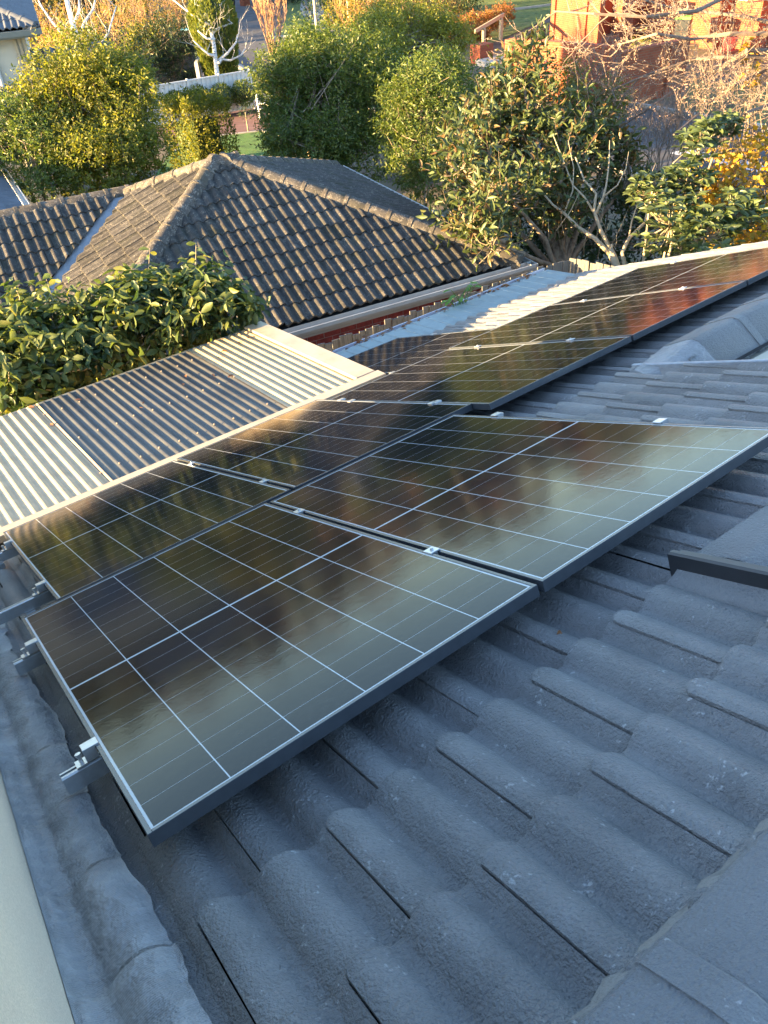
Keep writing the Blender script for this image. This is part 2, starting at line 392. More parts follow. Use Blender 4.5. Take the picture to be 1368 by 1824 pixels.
def cut(me, planes):
    """copy of a tile mesh cut by planes (x,y,nx,ny) in tile space, keeping n.(p-p0) > 0"""
    bm = bmesh.new(); bm.from_mesh(me)
    for (px, py, nx, ny) in planes:
        bmesh.ops.bisect_plane(bm, geom=bm.verts[:] + bm.edges[:] + bm.faces[:], plane_co=(px, py, 0), plane_no=(nx, ny, 0), clear_inner=True)
    if not bm.faces: bm.free(); return None
    m2 = bpy.data.meshes.new(me.name); bm.to_mesh(m2); bm.free()
    for q in me.materials: m2.materials.append(q)
    return m2

def roof_face(parent, F, xr, courses, gauge, tile, length, lines, x_off=0.0, seed=1, joined=None, hidden=None, hid_list=None, jit=.0025):
    """lay tiles course by course. F: matrix of the face (x across, y down the slope, z out), eave line at y=0."""
    rng = random.Random(seed); out = []; nfull = 0
    for k in range(courses):
        off = x_off + .15 * (k % 2)
        i0 = math.floor((xr[0] - off) / .3) - 1; i1 = math.ceil((xr[1] - off) / .3) + 1
        for i in range(i0, i1):
            x0 = off + .3 * i; y0 = -k * gauge
            inside = True; gone = False; pl = []
            for (px, py, nx, ny) in lines:
                d = [((cx - px) * nx + (cy - py) * ny) for cx in (x0, x0 + .3) for cy in (y0, y0 - length)]
                if max(d) <= .004: gone = True; break
                if min(d) < 0: inside = False; pl.append((px - x0, py - y0, nx, ny))
            if gone: continue
            me = tile if inside else cut(tile, pl)
            if me is None: continue
            L = Matrix.Translation((x0 + rng.uniform(-jit, jit) * .5, y0 + rng.uniform(-jit, jit) * 1.5, rng.uniform(0, jit) * .6)) @ Matrix.Rotation(rng.uniform(-.005, .005), 4, 'Z') @ Matrix.Rotation(rng.uniform(-.004, .004), 4, 'X')
            mw = F @ L
            if joined is not None or (hidden and hidden(x0 + .15, y0 - gauge * .5)):
                (joined if joined is not None else hid_list).append((me, mw))
            else:
                put('roof_tile', me, parent, mw); nfull += 1
    return nfull
def join_list(name, lst, mat, parent, kind='stuff'):
    V = []; F4 = []; F3 = []; b = 0
    for me, mw in lst:
        n = len(me.vertices); co = np.empty(n * 3, dtype=np.float32); me.vertices.foreach_get('co', co)
        A = np.array(mw); co = co.reshape(-1, 3) @ A[:3, :3].T + A[:3, 3]
        V.append(co)
        for p in me.polygons:
            vs = [i + b for i in p.vertices]
            if len(vs) == 4: F4.append(vs)
            elif len(vs) == 3: F3.append(vs)
            else:
                for q in range(1, len(vs) - 1): F3.append([vs[0], vs[q], vs[q + 1]])
        b += n
    if not V: return
    return put(name, npmesh(name, np.concatenate(V), F4, F3, mat, True), parent, I4, None, kind)

def cap_mesh(name, mat, L, prof, collar=.006):
    """ridge capping: x along, profile (y,z); the far end has a raised collar that laps the next"""
    bm = bmesh.new(); stations = [(0, 0), (.004, .002), (L * .86, .0), (L * .862, collar), (L * .99, collar), (L, collar - .003)]
    g = [[bm.verts.new((x, a * (1 + dz * 3), b + dz)) for a, b in prof] for x, dz in stations]
    for s_ in range(len(g) - 1):
        for i in range(len(prof) - 1):
            bm.faces.new((g[s_][i], g[s_ + 1][i], g[s_ + 1][i + 1], g[s_][i + 1]))
    for r, rev in ((g[0], False), (g[-1], True)):
        lo = [bm.verts.new((v.co.x, v.co.y, min(v.co.z - .01, prof[0][1] - .03))) for v in r]
        for i in range(len(prof) - 1):
            q = (r[i], r[i + 1], lo[i + 1], lo[i]); bm.faces.new(q if not rev else q[::-1])
    bmesh.ops.recalc_face_normals(bm, faces=bm.faces)
    me = bpy.data.meshes.new(name); bm.to_mesh(me); bm.free(); me.materials.append(mat)
    return sharp(me, 28)
def cap_run(parent, p0, p1, me, L, lap, mortar, mw_=.13, drop=.06, seed=3, name='ridge_cap', flip=False):
    p0 = Vector(p0); p1 = Vector(p1); d = p1 - p0; n = max(1, round(d.length / (L - lap))); t = d.normalized(); st = d / n
    side = Vector((0, 0, 1)).cross(t).normalized(); up = t.cross(side).normalized()
    rng = random.Random(seed)
    for i in range(n):
        o = p0 + st * i; m = mat_of(o + up * rng.uniform(0, .004), t, side, up) @ Matrix.Rotation(rng.uniform(-.012, .012), 4, 'Z') @ Matrix.Rotation(rng.uniform(-.012, .012), 4, 'X')
        put(name, me, parent, m)
    mb = MB(); N = max(2, int(d.length / .04)); rng = random.Random(seed + 9)
    for s_ in (-1, 1):
        b = len(mb.v)
        for i in range(N + 1):
            q = p0 + d * i / N; j = rng.uniform(-1, 1)
            for a, z, jj in ((mw_ * .8, -drop * .95, 0), (mw_ * .97 + .004 * j, -drop * 1.06, .002), (mw_ * 1.05 + .004 * j, -drop * 1.36, .003), (mw_ * 1.14 + .006 * j, -drop * 1.8, .003), (mw_ * 1.17 + .006 * j, -drop * 2.7, 0)):
                mb.v.append(tuple(q + side * s_ * a + up * (z + jj * j)))
        for i in range(N):
            for c in range(4):
                f = (b + i * 5 + c, b + i * 5 + c + 1, b + (i + 1) * 5 + c + 1, b + (i + 1) * 5 + c)
                mb.f.append(f if s_ > 0 else f[::-1])
    mb.put('mortar_bed', mortar, parent, smooth=True)

# ------------------------------------------------------------------ foliage machinery
def leaf_template(big):
    if big:
        V = np.array([(0, 0, 0), (-.32, .22, .05), (0, .22, -.02), (.32, .22, .05), (-.5, .52, .09), (0, .52, -.02), (.5, .52, .09), (-.28, .82, .03), (0, .82, -.06), (.28, .82, .03), (0, 1.0, -.14)], dtype=np.float32)
        F3 = np.array([(0, 2, 1), (0, 3, 2), (7, 8, 10), (8, 9, 10)]); F4 = np.array([(1, 2, 5, 4), (2, 3, 6, 5), (4, 5, 8, 7), (5, 6, 9, 8)])
    else:
        V = np.array([(0, 0, 0), (-.5, .45, .08), (0, .5, -.05), (.5, .45, .08), (0, 1, -.08)], dtype=np.float32)
        F3 = np.array([(0, 2, 1), (0, 3, 2), (1, 2, 4), (2, 3, 4)]); F4 = np.zeros((0, 4), dtype=int)
    return V, F3, F4
def unit(a): return a / np.maximum(np.linalg.norm(a, axis=-1, keepdims=True), 1e-9)
def leaf_frames(P, D, rg, droop=.0, flat=.6):
    D = unit(D + np.array([0, 0, -droop])); up = np.array([0, 0, 1.0]) * flat + rg.normal(0, 1, P.shape) * (1 - flat * .6)
    X = unit(np.cross(D, up)); N = np.cross(X, D); return X, D, N
def leaves_mesh(name, P, D, length, width, mat, rg, big=False, droop=.1, flat=.6, vary=.35):
    V, F3, F4 = leaf_template(big); n = len(P)
    X, Y, N = leaf_frames(P, D, rg, droop, flat)
    l = length * (1 + rg.uniform(-vary, vary, (n, 1, 1))); w_ = l * (width / length)
    A = P[:, None, :] + X[:, None, :] * (V[None, :, 0:1] * w_) + Y[:, None, :] * (V[None, :, 1:2] * l) + N[:, None, :] * (V[None, :, 2:3] * l)
    off = (np.arange(n) * len(V))[:, None, None]
    f3 = (F3[None] + off).reshape(-1, 3); f4 = (F4[None] + off).reshape(-1, 4) if len(F4) else None
    return npmesh(name, A.reshape(-1, 3), f4, f3, mat, True)
def sprigs(blobs, n_sprig, per, rg, sprig_len, up=.5, shell=.55, spread=.6):
    """leaf places along short sprigs that leave the surface of ellipsoid blobs. blobs: (centre, radii, weight)"""
    w_ = np.array([b[2] if len(b) > 2 else b[1][0] * b[1][1] + b[1][0] * b[1][2] for b in blobs], dtype=float); w_ /= w_.sum()
    idx = rg.choice(len(blobs), n_sprig, p=w_); C = np.array([tuple(b[0]) for b in blobs])[idx]; Rr = np.array([b[1] for b in blobs])[idx]
    U = unit(rg.normal(0, 1, (n_sprig, 3))); rad = shell + (1 - shell) * rg.uniform(0, 1, (n_sprig, 1)) ** .6
    base = C + U * Rr * rad; out = unit(unit(U / Rr) + np.array([0, 0, up]) + rg.normal(0, .35, (n_sprig, 3)))
    L = sprig_len * (.45 + 1.25 * rg.uniform(0, 1, (n_sprig, 1)) ** 2.2)
    t = (np.arange(per) + .5)[None, :, None] / per
    P = base[:, None, :] + out[:, None, :] * L[:, None, :] * t
    ang = rg.uniform(0, 6.28, (n_sprig, 1)) + np.arange(per)[None] * 2.4
    a = unit(np.cross(out, np.array([.3, .2, 1.0]))); b = np.cross(out, a)
    side = a[:, None, :] * np.cos(ang)[..., None] + b[:, None, :] * np.sin(ang)[..., None]
    D = unit(out[:, None, :] * (1 - spread) + side * spread)
    return P.reshape(-1, 3), D.reshape(-1, 3), base, out, L
def lumpy(blobs, seed, k=6, f=.46):
    rng = random.Random(seed); out = [(c, tuple(v * .90 for v in r)) for c, r, *_ in blobs]
    for c, r, *_ in blobs:
        for i in range(k):
            u = Vector((rng.gauss(0, 1), rng.gauss(0, 1), abs(rng.gauss(.2, .8)))).normalized(); s_ = rng.uniform(.6, 1.25) * f
            out.append((Vector(c) + Vector((u.x * r[0], u.y * r[1], u.z * r[2])) * rng.uniform(.8, 1.0), (r[0] * s_, r[1] * s_, r[2] * s_ * rng.uniform(.9, 1.6))))
    return out
def grow(mb, rng, p, d, length, r, depth, spread=.6, up=.15, kids=(2, 3), wob=.18, taper=.6, sides=5, tips=None, minr=.002, shrink=.68):
    p = Vector(p); d = Vector(d).normalized(); pts = [p.copy()]; rad = [r]; n = 4 if depth > 0 else 3
    for i in range(n):
        d = (d + Vector((rng.gauss(0, wob), rng.gauss(0, wob), rng.gauss(0, wob) + up * .35))).normalized()
        p = p + d * (length / n); pts.append(p.copy()); rad.append(max(minr, r * (1 - (1 - taper) * (i + 1) / n)))
    mb.tube(pts, rad, sides if depth > 1 else max(3, sides - 2), cap=False)
    if tips is not None: tips.append((p.copy(), d.copy()))
    if depth <= 0: return
    for c in range(rng.randint(*kids)):
        k = rng.randint(1, n); q = pts[k]; ax = d.orthogonal().normalized(); ax.rotate(Matrix.Rotation(rng.uniform(0, 6.28), 3, d))
        nd = (d + ax * rng.uniform(.5, 1.2) * spread + Vector((0, 0, up))).normalized()
        grow(mb, rng, q, nd, length * shrink * rng.uniform(.7, 1.15), max(minr, rad[k] * .62), depth - 1, spread, up, kids, wob, taper, sides, tips, minr, shrink)
    grow(mb, rng, p, d, length * shrink, rad[-1], depth - 1, spread, up, kids, wob, taper, sides, tips, minr, shrink)

def shrub(name, label, cat, blobs, n, per, leaf, width, mat, seed, base, sprig=.3, up=.5, trunk_r=.05, group=None, big=False, bark='bark', shell=.55, droop=.1, stems=5, flat=.5, spread=.6, n_twig=120):
    rg = np.random.default_rng(seed); rng = random.Random(seed)
    t = thing(name, label, cat, base, group)
    P, D, B0, OUT, L = sprigs(blobs, n, per, rg, sprig, up, shell, spread)
    keep = P[:, 2] > base[2] + .03; P = P[keep]; D = D[keep]
    put('foliage', leaves_mesh('foliage', P, D, leaf, width, mat, rg, big, droop, flat), t, I4, None, 'stuff')
    mb = MB(); base = Vector(base)
    for k in range(stems):
        b = blobs[k % len(blobs)]; c = Vector(b[0]); q = base + Vector((rng.uniform(-.15, .15), rng.uniform(-.15, .15), 0))
        mid = q.lerp(c, .5) + Vector((rng.uniform(-.15, .15), rng.uniform(-.15, .15), 0)); top = c + Vector((0, 0, b[1][2] * .5))
        mb.tube([q, q.lerp(mid, .5) + Vector((rng.uniform(-.05, .05), rng.uniform(-.05, .05), 0)), mid, c, top], [trunk_r, trunk_r * .85, trunk_r * .65, trunk_r * .45, trunk_r * .2], 6)
    for k in range(0, min(n_twig, len(B0))):
        c = Vector(blobs[rng.randrange(len(blobs))][0]); e = Vector(B0[k]); o_ = Vector(OUT[k]) * float(L[k][0])
        mb.tube([c.lerp(e, .35), c.lerp(e, .75) + Vector((0, 0, -.03)), e, e + o_], [trunk_r * .22, trunk_r * .17, trunk_r * .12, .002], 3, False)
    mb.put('trunk', M[bark], t, smooth=True)
    return t, rg, rng
# ------------------------------------------------------------------ our roof
PX, PY, PN = frame_of((0, 1), 23.0)
RM = mat_of((0, 0, 0), PX, PY, PN)                     # roof plane (u, d, n) -> world
def rp(u, d, n=0.0): return RM @ Vector((u, d, n))
EAVE, GA, BASE = 5.147, .332, -.160
U0, U1, U2, U3 = -.27, 1.507, 3.33, 6.9
house = thing('tiled_house', 'dark grey tiled house roof with stepped ridges and a pale parapet, carrying the solar panels', 'house', (3, 1, GZ))
T1 = tile_mesh('roof_tile', M['tile'], GA, .405, .036, .028, 48)
FR = RM @ Matrix.Translation((0, EAVE, BASE))
PANELS = []      # (u0, d0, n)
PW, PL, GAP = 1.134, 1.810, .020
for u0, d0, n0 in ((0, 0, 0), (PW + GAP, 0, 0), (.1505, 1.8402, 0), (.1505 + PW + GAP, 1.8402, 0), (2.4432, 1.695, 0), (2.4432 + PW + GAP, 1.695, 0), (2.4432 + 2 * (PW + GAP), 1.695, 0), (3.22, 3.545, -.06)):
    PANELS.append((u0, d0, n0))
def hid(x, y):
    d = EAVE + y
    if x < 3.1 and d > 3.95: return True
    return any(u0 + .28 < x < u0 + PW - .05 and d0 + .30 < d < d0 + PL - .02 for u0, d0, n0 in PANELS)
hl = []
nt_ = 0
for (xa, xb, dmin, kk) in ((U0, U1, -.86, 19), (U1 + .006, U2, -.335, 18), (U2 + .006, U3, 1.22, 13)):
    lines = [(xa, 0, 1, 0), (xb, 0, -1, 0), (0, dmin - EAVE, 0, 1)]
    nt_ += roof_face(house, FR, (xa, xb), kk, GA, T1, .405, lines, .004, 5 + kk, None, hid, hl)
join_list('covered_tiles', hl, M['tile'], house)
print('own tiles', nt_, 'covered', len(hl))
# sarking under the tiles, gables, walls
mb = MB()
for xa, xb, dm in ((U0, U1, -.93), (U1, U2, -.30), (U2, U3, 1.10)):
    a, b, c, d = rp(xa, dm, -.21), rp(xb, dm, -.21), rp(xb, EAVE - .02, -.21), rp(xa, EAVE - .02, -.21)
    mb.add([a, b, c, d], [(0, 3, 2, 1)])
mb.put('sarking', M['dark'], house)
mb = MB()
def ridge_z(d): return rp(0, d, -.2).z
for xa, xb, dm in ((U0, U1 - .01, -.93), (U1 - .004, U2 - .01, -.30), (U2 - .004, U3 - .05, 1.10)):
    e = rp(0, EAVE - .45, -.24); r_ = rp(0, dm, -.24); back = 2 * r_.y - e.y
    prof = [(e.y, GZ), (e.y, e.z), (r_.y, r_.z), (back, e.z), (back, GZ)]
    vs = [(xa, y, z) for y, z in prof] + [(xb, y, z) for y, z in prof]
    mb.add(vs, [(0, 1, 2, 3, 4), (9, 8, 7, 6, 5)] + [(i, (i + 1) % 5, 5 + (i + 1) % 5, 5 + i) for i in range(5)])
mb.put('wall', M['creamwall'], house)
# fascia and gutter along the low eave
mb = MB(); a = rp(U0, EAVE - .03, -.24); b = rp(U3, EAVE - .03, -.24)
mb.extrude([(0, -.12), (.02, -.12), (.02, .02), (0, .02)], a, b, (0, 1, 0), (0, 0, 1)); mb.put('fascia', M['barblue'], house)
mb = MB()
mb.extrude([(.022, .01), (.025, -.09), (.115, -.09), (.12, .0), (.128, .004), (.124, -.10), (.02, -.10)], a, b, (0, 1, 0), (0, 0, 1)); mb.put('gutter', M['greygutter'], house)
# back slope tiles seen beyond the two stepped ridges
for (xa, xb, dc, nc) in ((U1 + .03, U2, -.30, 4), (U2 + .03, U3, 1.265, 5)):
    o = rp(0, dc, -.165); L_ = nc * GA
    x, y, n = frame_of((0, -1), 23.0); Fb = mat_of(o + y * L_, x, y, n)
    roof_face(house, Fb, (-xb, -xa), nc, GA, T1, .405, [(-xb, 0, 1, 0), (-xa, 0, -1, 0), (0, -L_ + .10, 0, 1)], .07, 31)
# ridge capping
prof = [(-.155, -.074), (-.148, -.062), (-.05, -.004), (-.02, .008), (.02, .008), (.05, -.004), (.148, -.062), (.155, -.074)]
CM = cap_mesh('ridge_cap', M['cap'], .43, prof, .0045)
cap_run(house, rp(-.24, -1.02, -.082), rp(U1 - .02, -1.02, -.082), CM, .43, .055, M['mortar'], .155, .07, 3)
cap_run(house, rp(U1 + .055, -.325, -.092), rp(U2 - .05, -.325, -.092), CM, .43, .055, M['mortar'], .150, .062, 4)
CM3 = cap_mesh('ridge_cap', M['cap'], .43, [(-.185, -.105), (-.178, -.092), (-.045, -.004), (-.018, .008), (.018, .008), (.045, -.004), (.178, -.092), (.185, -.105)], .005)
bm = bmesh.new(); p3 = [(a * 1.02, c_) for a, c_ in [(-.185, -.105), (-.178, -.092), (-.045, -.004), (-.018, .008), (.018, .008), (.045, -.004), (.178, -.092), (.185, -.105)]]
gg = [[bm.verts.new(rp(U2 - .10 + x, 1.27, -.06) + Vector((0, a * (.6 + .4 * f), -.085 + (z + .085) * f))) for a, z in p3] for x, f in ((0, 0), (.08, .22), (.2, .6), (.36, 1.04))]
for r0, r1 in zip(gg[:-1], gg[1:]):
    for i in range(len(p3) - 1): bm.faces.new((r0[i], r1[i], r1[i + 1], r0[i + 1]))
bmesh.ops.recalc_face_normals(bm, faces=bm.faces); me = bpy.data.meshes.new('flashing'); bm.to_mesh(me); bm.free(); me.materials.append(M['lead']); put('flashing', sharp(me, 20), house, label='tapered flashing at the start of the far ridge')
cap_run(house, rp(U2 + .25, 1.27, -.06), rp(U3, 1.27, -.03), CM3, .43, .055, M['mortar'], .18, .085, 5)
# upstand trims at the two steps
mb = MB(); mb.bbox((U1 - .013, -.85, -.20), (U1 + .012, -.135, -.052), .006, RM); mb.box((U1 + .012, -.85, -.20), (U1 + .03, -.15, -.062), RM)
mb.put('step_trim', M['barblack'], house, label='black upstand trim at the near ridge step')
mb = MB(); nq = 24
for i in range(nq + 1):
    d = -.80 + .64 * i / nq; wq_ = .004 * math.sin(i * 1.7)
    mb.v += [tuple(rp(U1 - .085 + wq_, d, -.150)), tuple(rp(U1 - .072 + wq_, d, -.120 + wq_ * .5)), tuple(rp(U1 - .03, d, -.108)), tuple(rp(U1 - .012, d, -.100))]
for i in range(nq):
    for c in range(3): mb.f.append((i * 4 + c, i * 4 + c + 1, i * 4 + c + 5, i * 4 + c + 4))
mb.put('mortar_bed', M['cap'], house, smooth=True)
mb = MB(); mb.bbox((U2 - .012, -.42, -.20), (U2 + .012, 1.50, -.092), .005, RM)
mb.put('step_trim', M['barblue'], house, label='blue grey upstand trim at the far ridge step')
# verge trim at the far gable
mb = MB(); mb.bbox((U3 - .005, 1.1, -.26), (U3 + .05, EAVE + .02, -.118), .012, RM); mb.put('verge_trim', M['barblue'], house)
# parapet of rough cast render on the left, unseen top raised to shade the ridge
mb = MB(); mb.box((-.62, -2.4, GZ), (-.240, 3.37, .60)); mb.box((-.66, -2.4, .60), (-.222, 3.40, .65))
mb.put('parapet', M['render'], house)
# soft flashing dressed over the first tile roll
bm = bmesh.new(); NU, ND = 26, 220; rg_ = np.random.default_rng(4); g = []
ds = np.linspace(-.9, 3.72, ND)
wav = np.convolve(rg_.normal(0, 1, ND + 20), np.ones(9) / 9, 'same')[10:-10]; wav2 = np.convolve(rg_.normal(0, 1, ND + 30), np.ones(15) / 15, 'same')[15:-15]
for j, d in enumerate(ds):
    row = []
    k = (EAVE - d) / GA; fr = k % 1.0; kk = int(k)
    fb = min(1, fr / .10); fb = fb * fb * (3 - 2 * fb)
    step = (.030 - .0245 * fr * 1.0) * (1 - (1 - fb) * .5) + (1 - fb) * .003
    ue = -.078 + .03 * wav2[j]
    for i in range(NU + 1):
        t_ = i / NU
        if t_ < .16: u = -.2385 + .004 * t_ / .16; n = BASE + .072 + .012 * (1 - t_ / .16) + .006 * wav[j]
        else:
            q = (t_ - .16) / .84; u = -.2355 + (ue + .2535) * q
            h = roll(u - .004, .036) * .9 + step
            hs = h + .016 * math.exp(-q * 5)
            n = BASE + hs + .0150 + .005 * wav[j] * (1 - q) + .0025 * math.sin(d * 37 + u * 60) * (1 - q * .6) + (.006 if q > .97 else 0)
        row.append(bm.verts.new(rp(u, d, n)))
    g.append(row)
for j in range(ND - 1):
    for i in range(NU):
        f = bm.faces.new((g[j][i], g[j + 1][i], g[j + 1][i + 1], g[j][i + 1])); f.smooth = True
bmesh.ops.recalc_face_normals(bm, faces=bm.faces)
me = bpy.data.meshes.new('flashing'); bm.to_mesh(me); bm.free(); me.materials.append(M['lead'])
put('flashing', me, house)
# a dead leaf that lies on a tile
P = np.array([tuple(rp(1.085, -.085, -.118))]); rg_ = np.random.default_rng(3)
o = put('dead_leaf', leaves_mesh('dead_leaf', P, np.array([[.8, .3, .05]]), .034, .022, M['l_dead'], rg_, True, 0, .95, 0))
tag(o, 'small rust brown dead leaf lying on the near roof tiles', 'leaf')

# ------------------------------------------------------------------ solar panels
def box_mesh(name, p0, p1, mat, bv=0):
    m_ = MB()
    if bv: m_.bbox(p0, p1, bv)
    else: m_.box(p0, p1)
    return m_.mesh(name, mat)
FRH = .035
fr_long = box_mesh('frame_bar', (0, 0, -FRH), (.011, PL, 0), M['frame'], .0008)
fr_long2 = box_mesh('frame_bar', (PW - .011, 0, -FRH), (PW, PL, 0), M['frame'], .0008)
fr_sh = box_mesh('frame_bar', (.011, 0, -FRH), (PW - .011, .011, 0), M['frame'], .0008)
fr_sh2 = box_mesh('frame_bar', (.011, PL - .011, -FRH), (PW - .011, PL, 0), M['frame'], .0008)
back = box_mesh('backsheet', (.011, .011, -.010), (PW - .011, PL - .011, -.0022), M['back'])
IN, CG, RG, MG = .0180, .0033, .0013, .0105      # border, column gap, row gap, middle gap
cw = (PW - 2 * IN - 5 * CG) / 6; ch = ((PL - 2 * IN - MG) / 2 - 8 * RG) / 9
cellm = MB(); cellm.add([(0, 0, 0), (cw, 0, 0), (cw, ch, 0), (0, ch, 0)], [(0, 1, 2, 3)]); cellm = cellm.mesh('cell', M['cell'])
plab = ['near left solar panel, closest to the camera, its lower corner over the tiles',
        'near row solar panel beside the closest one, mirroring pale sky, right of it',
        'leftmost solar panel of the second row, its far edge against the patio roof',
        'middle row solar panel between the leftmost one and the stepped far group',
        'first panel of the far stepped group, starting at the small gap in the rows',
        'second panel of the far stepped group, reflecting orange brick at its near end',
        'farthest solar panel of the far group, beside the roof end',
        'single low solar panel at the eave beyond the patio roof corner']
for (u0, d0, n0), lab in zip(PANELS, plab):
    m = RM @ Matrix.Translation((u0, d0, n0)) @ Matrix.Rotation(random.Random(u0).uniform(-.002, .002), 4, 'X')
    p = bpy.data.objects.new('solar_panel', None); COL.objects.link(p); p.matrix_basis = m; reg(p, m)
    tag(p, lab, 'solar panel', 'solar panels on the roof')
    for q in (fr_long, fr_long2, fr_sh, fr_sh2): put('frame_bar', q, p, m)
    put('backsheet', back, p, m)
    for c in range(6):
        for r_ in range(18):
            x = IN + c * (cw + CG); y = IN + r_ * (ch + RG) + (MG - RG if r_ >= 9 else 0)
            put('cell', cellm, p, m @ Matrix.Translation((x, y, -.00205)))
# rails with clamps
clampm = MB(); clampm.bbox((-.019, -.022, .0005), (.019, .022, .005), .001); clampm.box((-.006, -.022, -.034), (.006, .022, .0005)); clampm = clampm.mesh('clamp', M['steel'])
endm = MB(); endm.bbox((-.034, -.02, .0005), (.010, .02, .006), .001); endm.box((-.034, -.02, -.030), (-.002, .02, .0005)); endm.box((-.062, -.02, -.034), (-.034, .02, -.030)); endm = endm.mesh('end_clamp', M['steel'])
boltm = MB(); boltm.tube([(0, 0, .005), (0, 0, .012)], .0065, 6); boltm = boltm.mesh('bolt', M['steel'])
bolt2 = MB(); bolt2.tube([(-.046, 0, -.032), (-.046, 0, -.006)], .005, 6); bolt2.tube([(-.046, 0, -.012), (-.046, 0, -.004)], .0085, 6); bolt2 = bolt2.mesh('bolt', M['steel'])
def rail(d, ua, ub, n0, mids, left, right, label):
    m = RM @ Matrix.Translation((ua, d, n0))
    t = bpy.data.objects.new('mounting_rail', None); COL.objects.link(t); t.matrix_basis = m; reg(t, m); tag(t, label, 'rail', 'aluminium rails under the panels')
    q = MB(); L_ = ub - ua; zt = -FRH - .001
    q.extrude([(-.020, zt - .05), (.020, zt - .05), (.020, zt - .004), (.014, zt), (.006, zt), (.006, zt - .012), (-.006, zt - .012), (-.006, zt), (-.014, zt), (-.020, zt - .004)], (0, 0, 0), (L_, 0, 0), (0, 1, 0), (0, 0, 1))
    me = q.mesh('rail', M['alu'])
    put('rail', me, t, m)
    for u in np.arange(.25, L_, 1.1):
        q = MB(); q.box((u - .02, -.05, -.115), (u + .02, .02, -.088)); put('roof_hook', q.mesh('roof_hook', M['alu']), t, m)
    for u in mids:
        cm_ = RM @ Matrix.Translation((u, d, n0)); c = put('clamp', clampm, t, cm_); put('bolt', boltm, c, cm_)
    for u, fl in [(left, False)] * (left is not None) + [(right, True)] * (right is not None):
        cm_ = RM @ Matrix.Translation((u, d, n0)) @ (Matrix.Rotation(math.pi, 4, 'Z') if fl else I4)
        c = put('end_clamp', endm, t, cm_); put('bolt', bolt2, c, cm_)
m1 = PW + GAP / 2
rail(.50, -.105, 2.36, 0, [m1], 0, 2 * PW + GAP, 'lower aluminium rail end poking out left of the closest panel')
rail(1.475, -.095, 2.36, 0, [m1], 0, 2 * PW + GAP, 'upper aluminium rail end poking out left of the closest panel')
rail(2.175, -.20, 2.50, 0, [.1505 + m1], .1505, .1505 + 2 * PW + GAP, 'long rail end reaching from the second row of panels towards the parapet')
rail(3.31, -.20, 2.50, 0, [.1505 + m1], .1505, .1505 + 2 * PW + GAP, 'sunlit rail end below the far left panel corner')
e0 = 2.4432
rail(2.19, e0 - .05, e0 + 3 * PW + .10, 0, [e0 + m1, e0 + PW + GAP + m1], e0, e0 + 3 * PW + 2 * GAP, 'nearer rail under the far stepped group of panels')
rail(3.135, e0 - .05, e0 + 3 * PW + .10, 0, [e0 + m1, e0 + PW + GAP + m1], e0, e0 + 3 * PW + 2 * GAP, 'farther rail under the far stepped group of panels')
rail(3.78, 3.15, 4.43, -.06, [], 3.22, 3.22 + PW, 'nearer rail under the single low panel')
rail(4.75, 3.15, 4.43, -.06, [], 3.22, 3.22 + PW, 'farther rail under the single low panel')

# ------------------------------------------------------------------ patio roof of corrugated sheets
def corrugated(w_, L_, pitch, depth, mat, nper=10, name='corrugated_sheet'):
    n = max(2, int(round(w_ / pitch * nper))); V = []; F = []
    for j in range(2):
        for i in range(n + 1):
            x = w_ * i / n; V.append((x, j * L_, depth * .5 * math.cos(2 * math.pi * x / pitch)))
    for i in range(n): F.append((i, i + 1, n + 2 + i, n + 1 + i))
    m_ = MB(); m_.add(V, F); me = m_.mesh(name, mat, True); return me
patio = thing('patio_roof', 'low corrugated patio roof with pale and smoky grey sheets and a cream edge', 'patio roof', (1.5, 4.6, GZ))
PS = R(6.5); po = Vector((0, 3.62, -1.602)); px_, py_, pn_ = Vector((1, 0, 0)), Vector((0, math.cos(PS), -math.sin(PS))), Vector((0, math.sin(PS), math.cos(PS)))
PM = mat_of(po, px_, py_, pn_)
PLEN = 1.94; PT = .0762
sheets = [(-1.68, 'sheetw', 0), (-.87, 'sheetw', .002), (-.06, 'sheetw', .004), (.905, 'sheetg', .0), (1.665, 'sheetg', -.003), (2.35, 'sheetw', .003)]
ends = [-.86, -.05, .93, 1.68, 2.38, 3.03]
for (x0, mt, dz), x1 in zip(sheets, ends):
    n_ = round((x1 - x0) / PT); w_ = n_ * PT
    put('corrugated_sheet', corrugated(x1 - x0, PLEN, PT, .017, M[mt]), patio, PM @ Matrix.Translation((x0, 0, dz)))
mb = MB(); mb.bbox((-1.7, -.085, -.02), (3.2, .028, .026), .004, PM); mb.put('apron_flashing', M['cream'], patio)
mb = MB(); mb.bbox((2.985, .03, -.09), (3.175, PLEN + .02, .030), .006, PM); mb.put('barge_capping', M['cream'], patio)
mb = MB(); mb.bbox((-1.7, PLEN - .015, -.10), (2.984, PLEN + .03, .0), .004, PM); mb.put('eave_trim', M['greygutter'], patio)
for y in (.25, .95, 1.65):
    mb = MB(); mb.box((-1.7, y - .022, -.115), (3.0, y + .022, -.012), PM); mb.put('batten', M['timber'], patio)
mb = MB(); mb.box((-1.7, PLEN - .16, -.30), (3.1, PLEN - .06, -.118), PM); mb.put('beam', M['cream'], patio)
for x in (-1.5, .8, 3.0):
    q = PM @ Vector((x, PLEN - .11, -.3)); mb = MB(); mb.box((x - .045, q.y - .045, GZ), (x + .045, q.y + .045, q.z + .02)); mb.put('post', M['cream'], patio)
rng = random.Random(8)
sc_ = MB(); sc_.tube([(0, 0, 0), (0, 0, .003)], .009, 8); sc_.tube([(0, 0, .003), (0, 0, .008)], .005, 6); sc_ = sc_.mesh('screw', M['bmortar'])
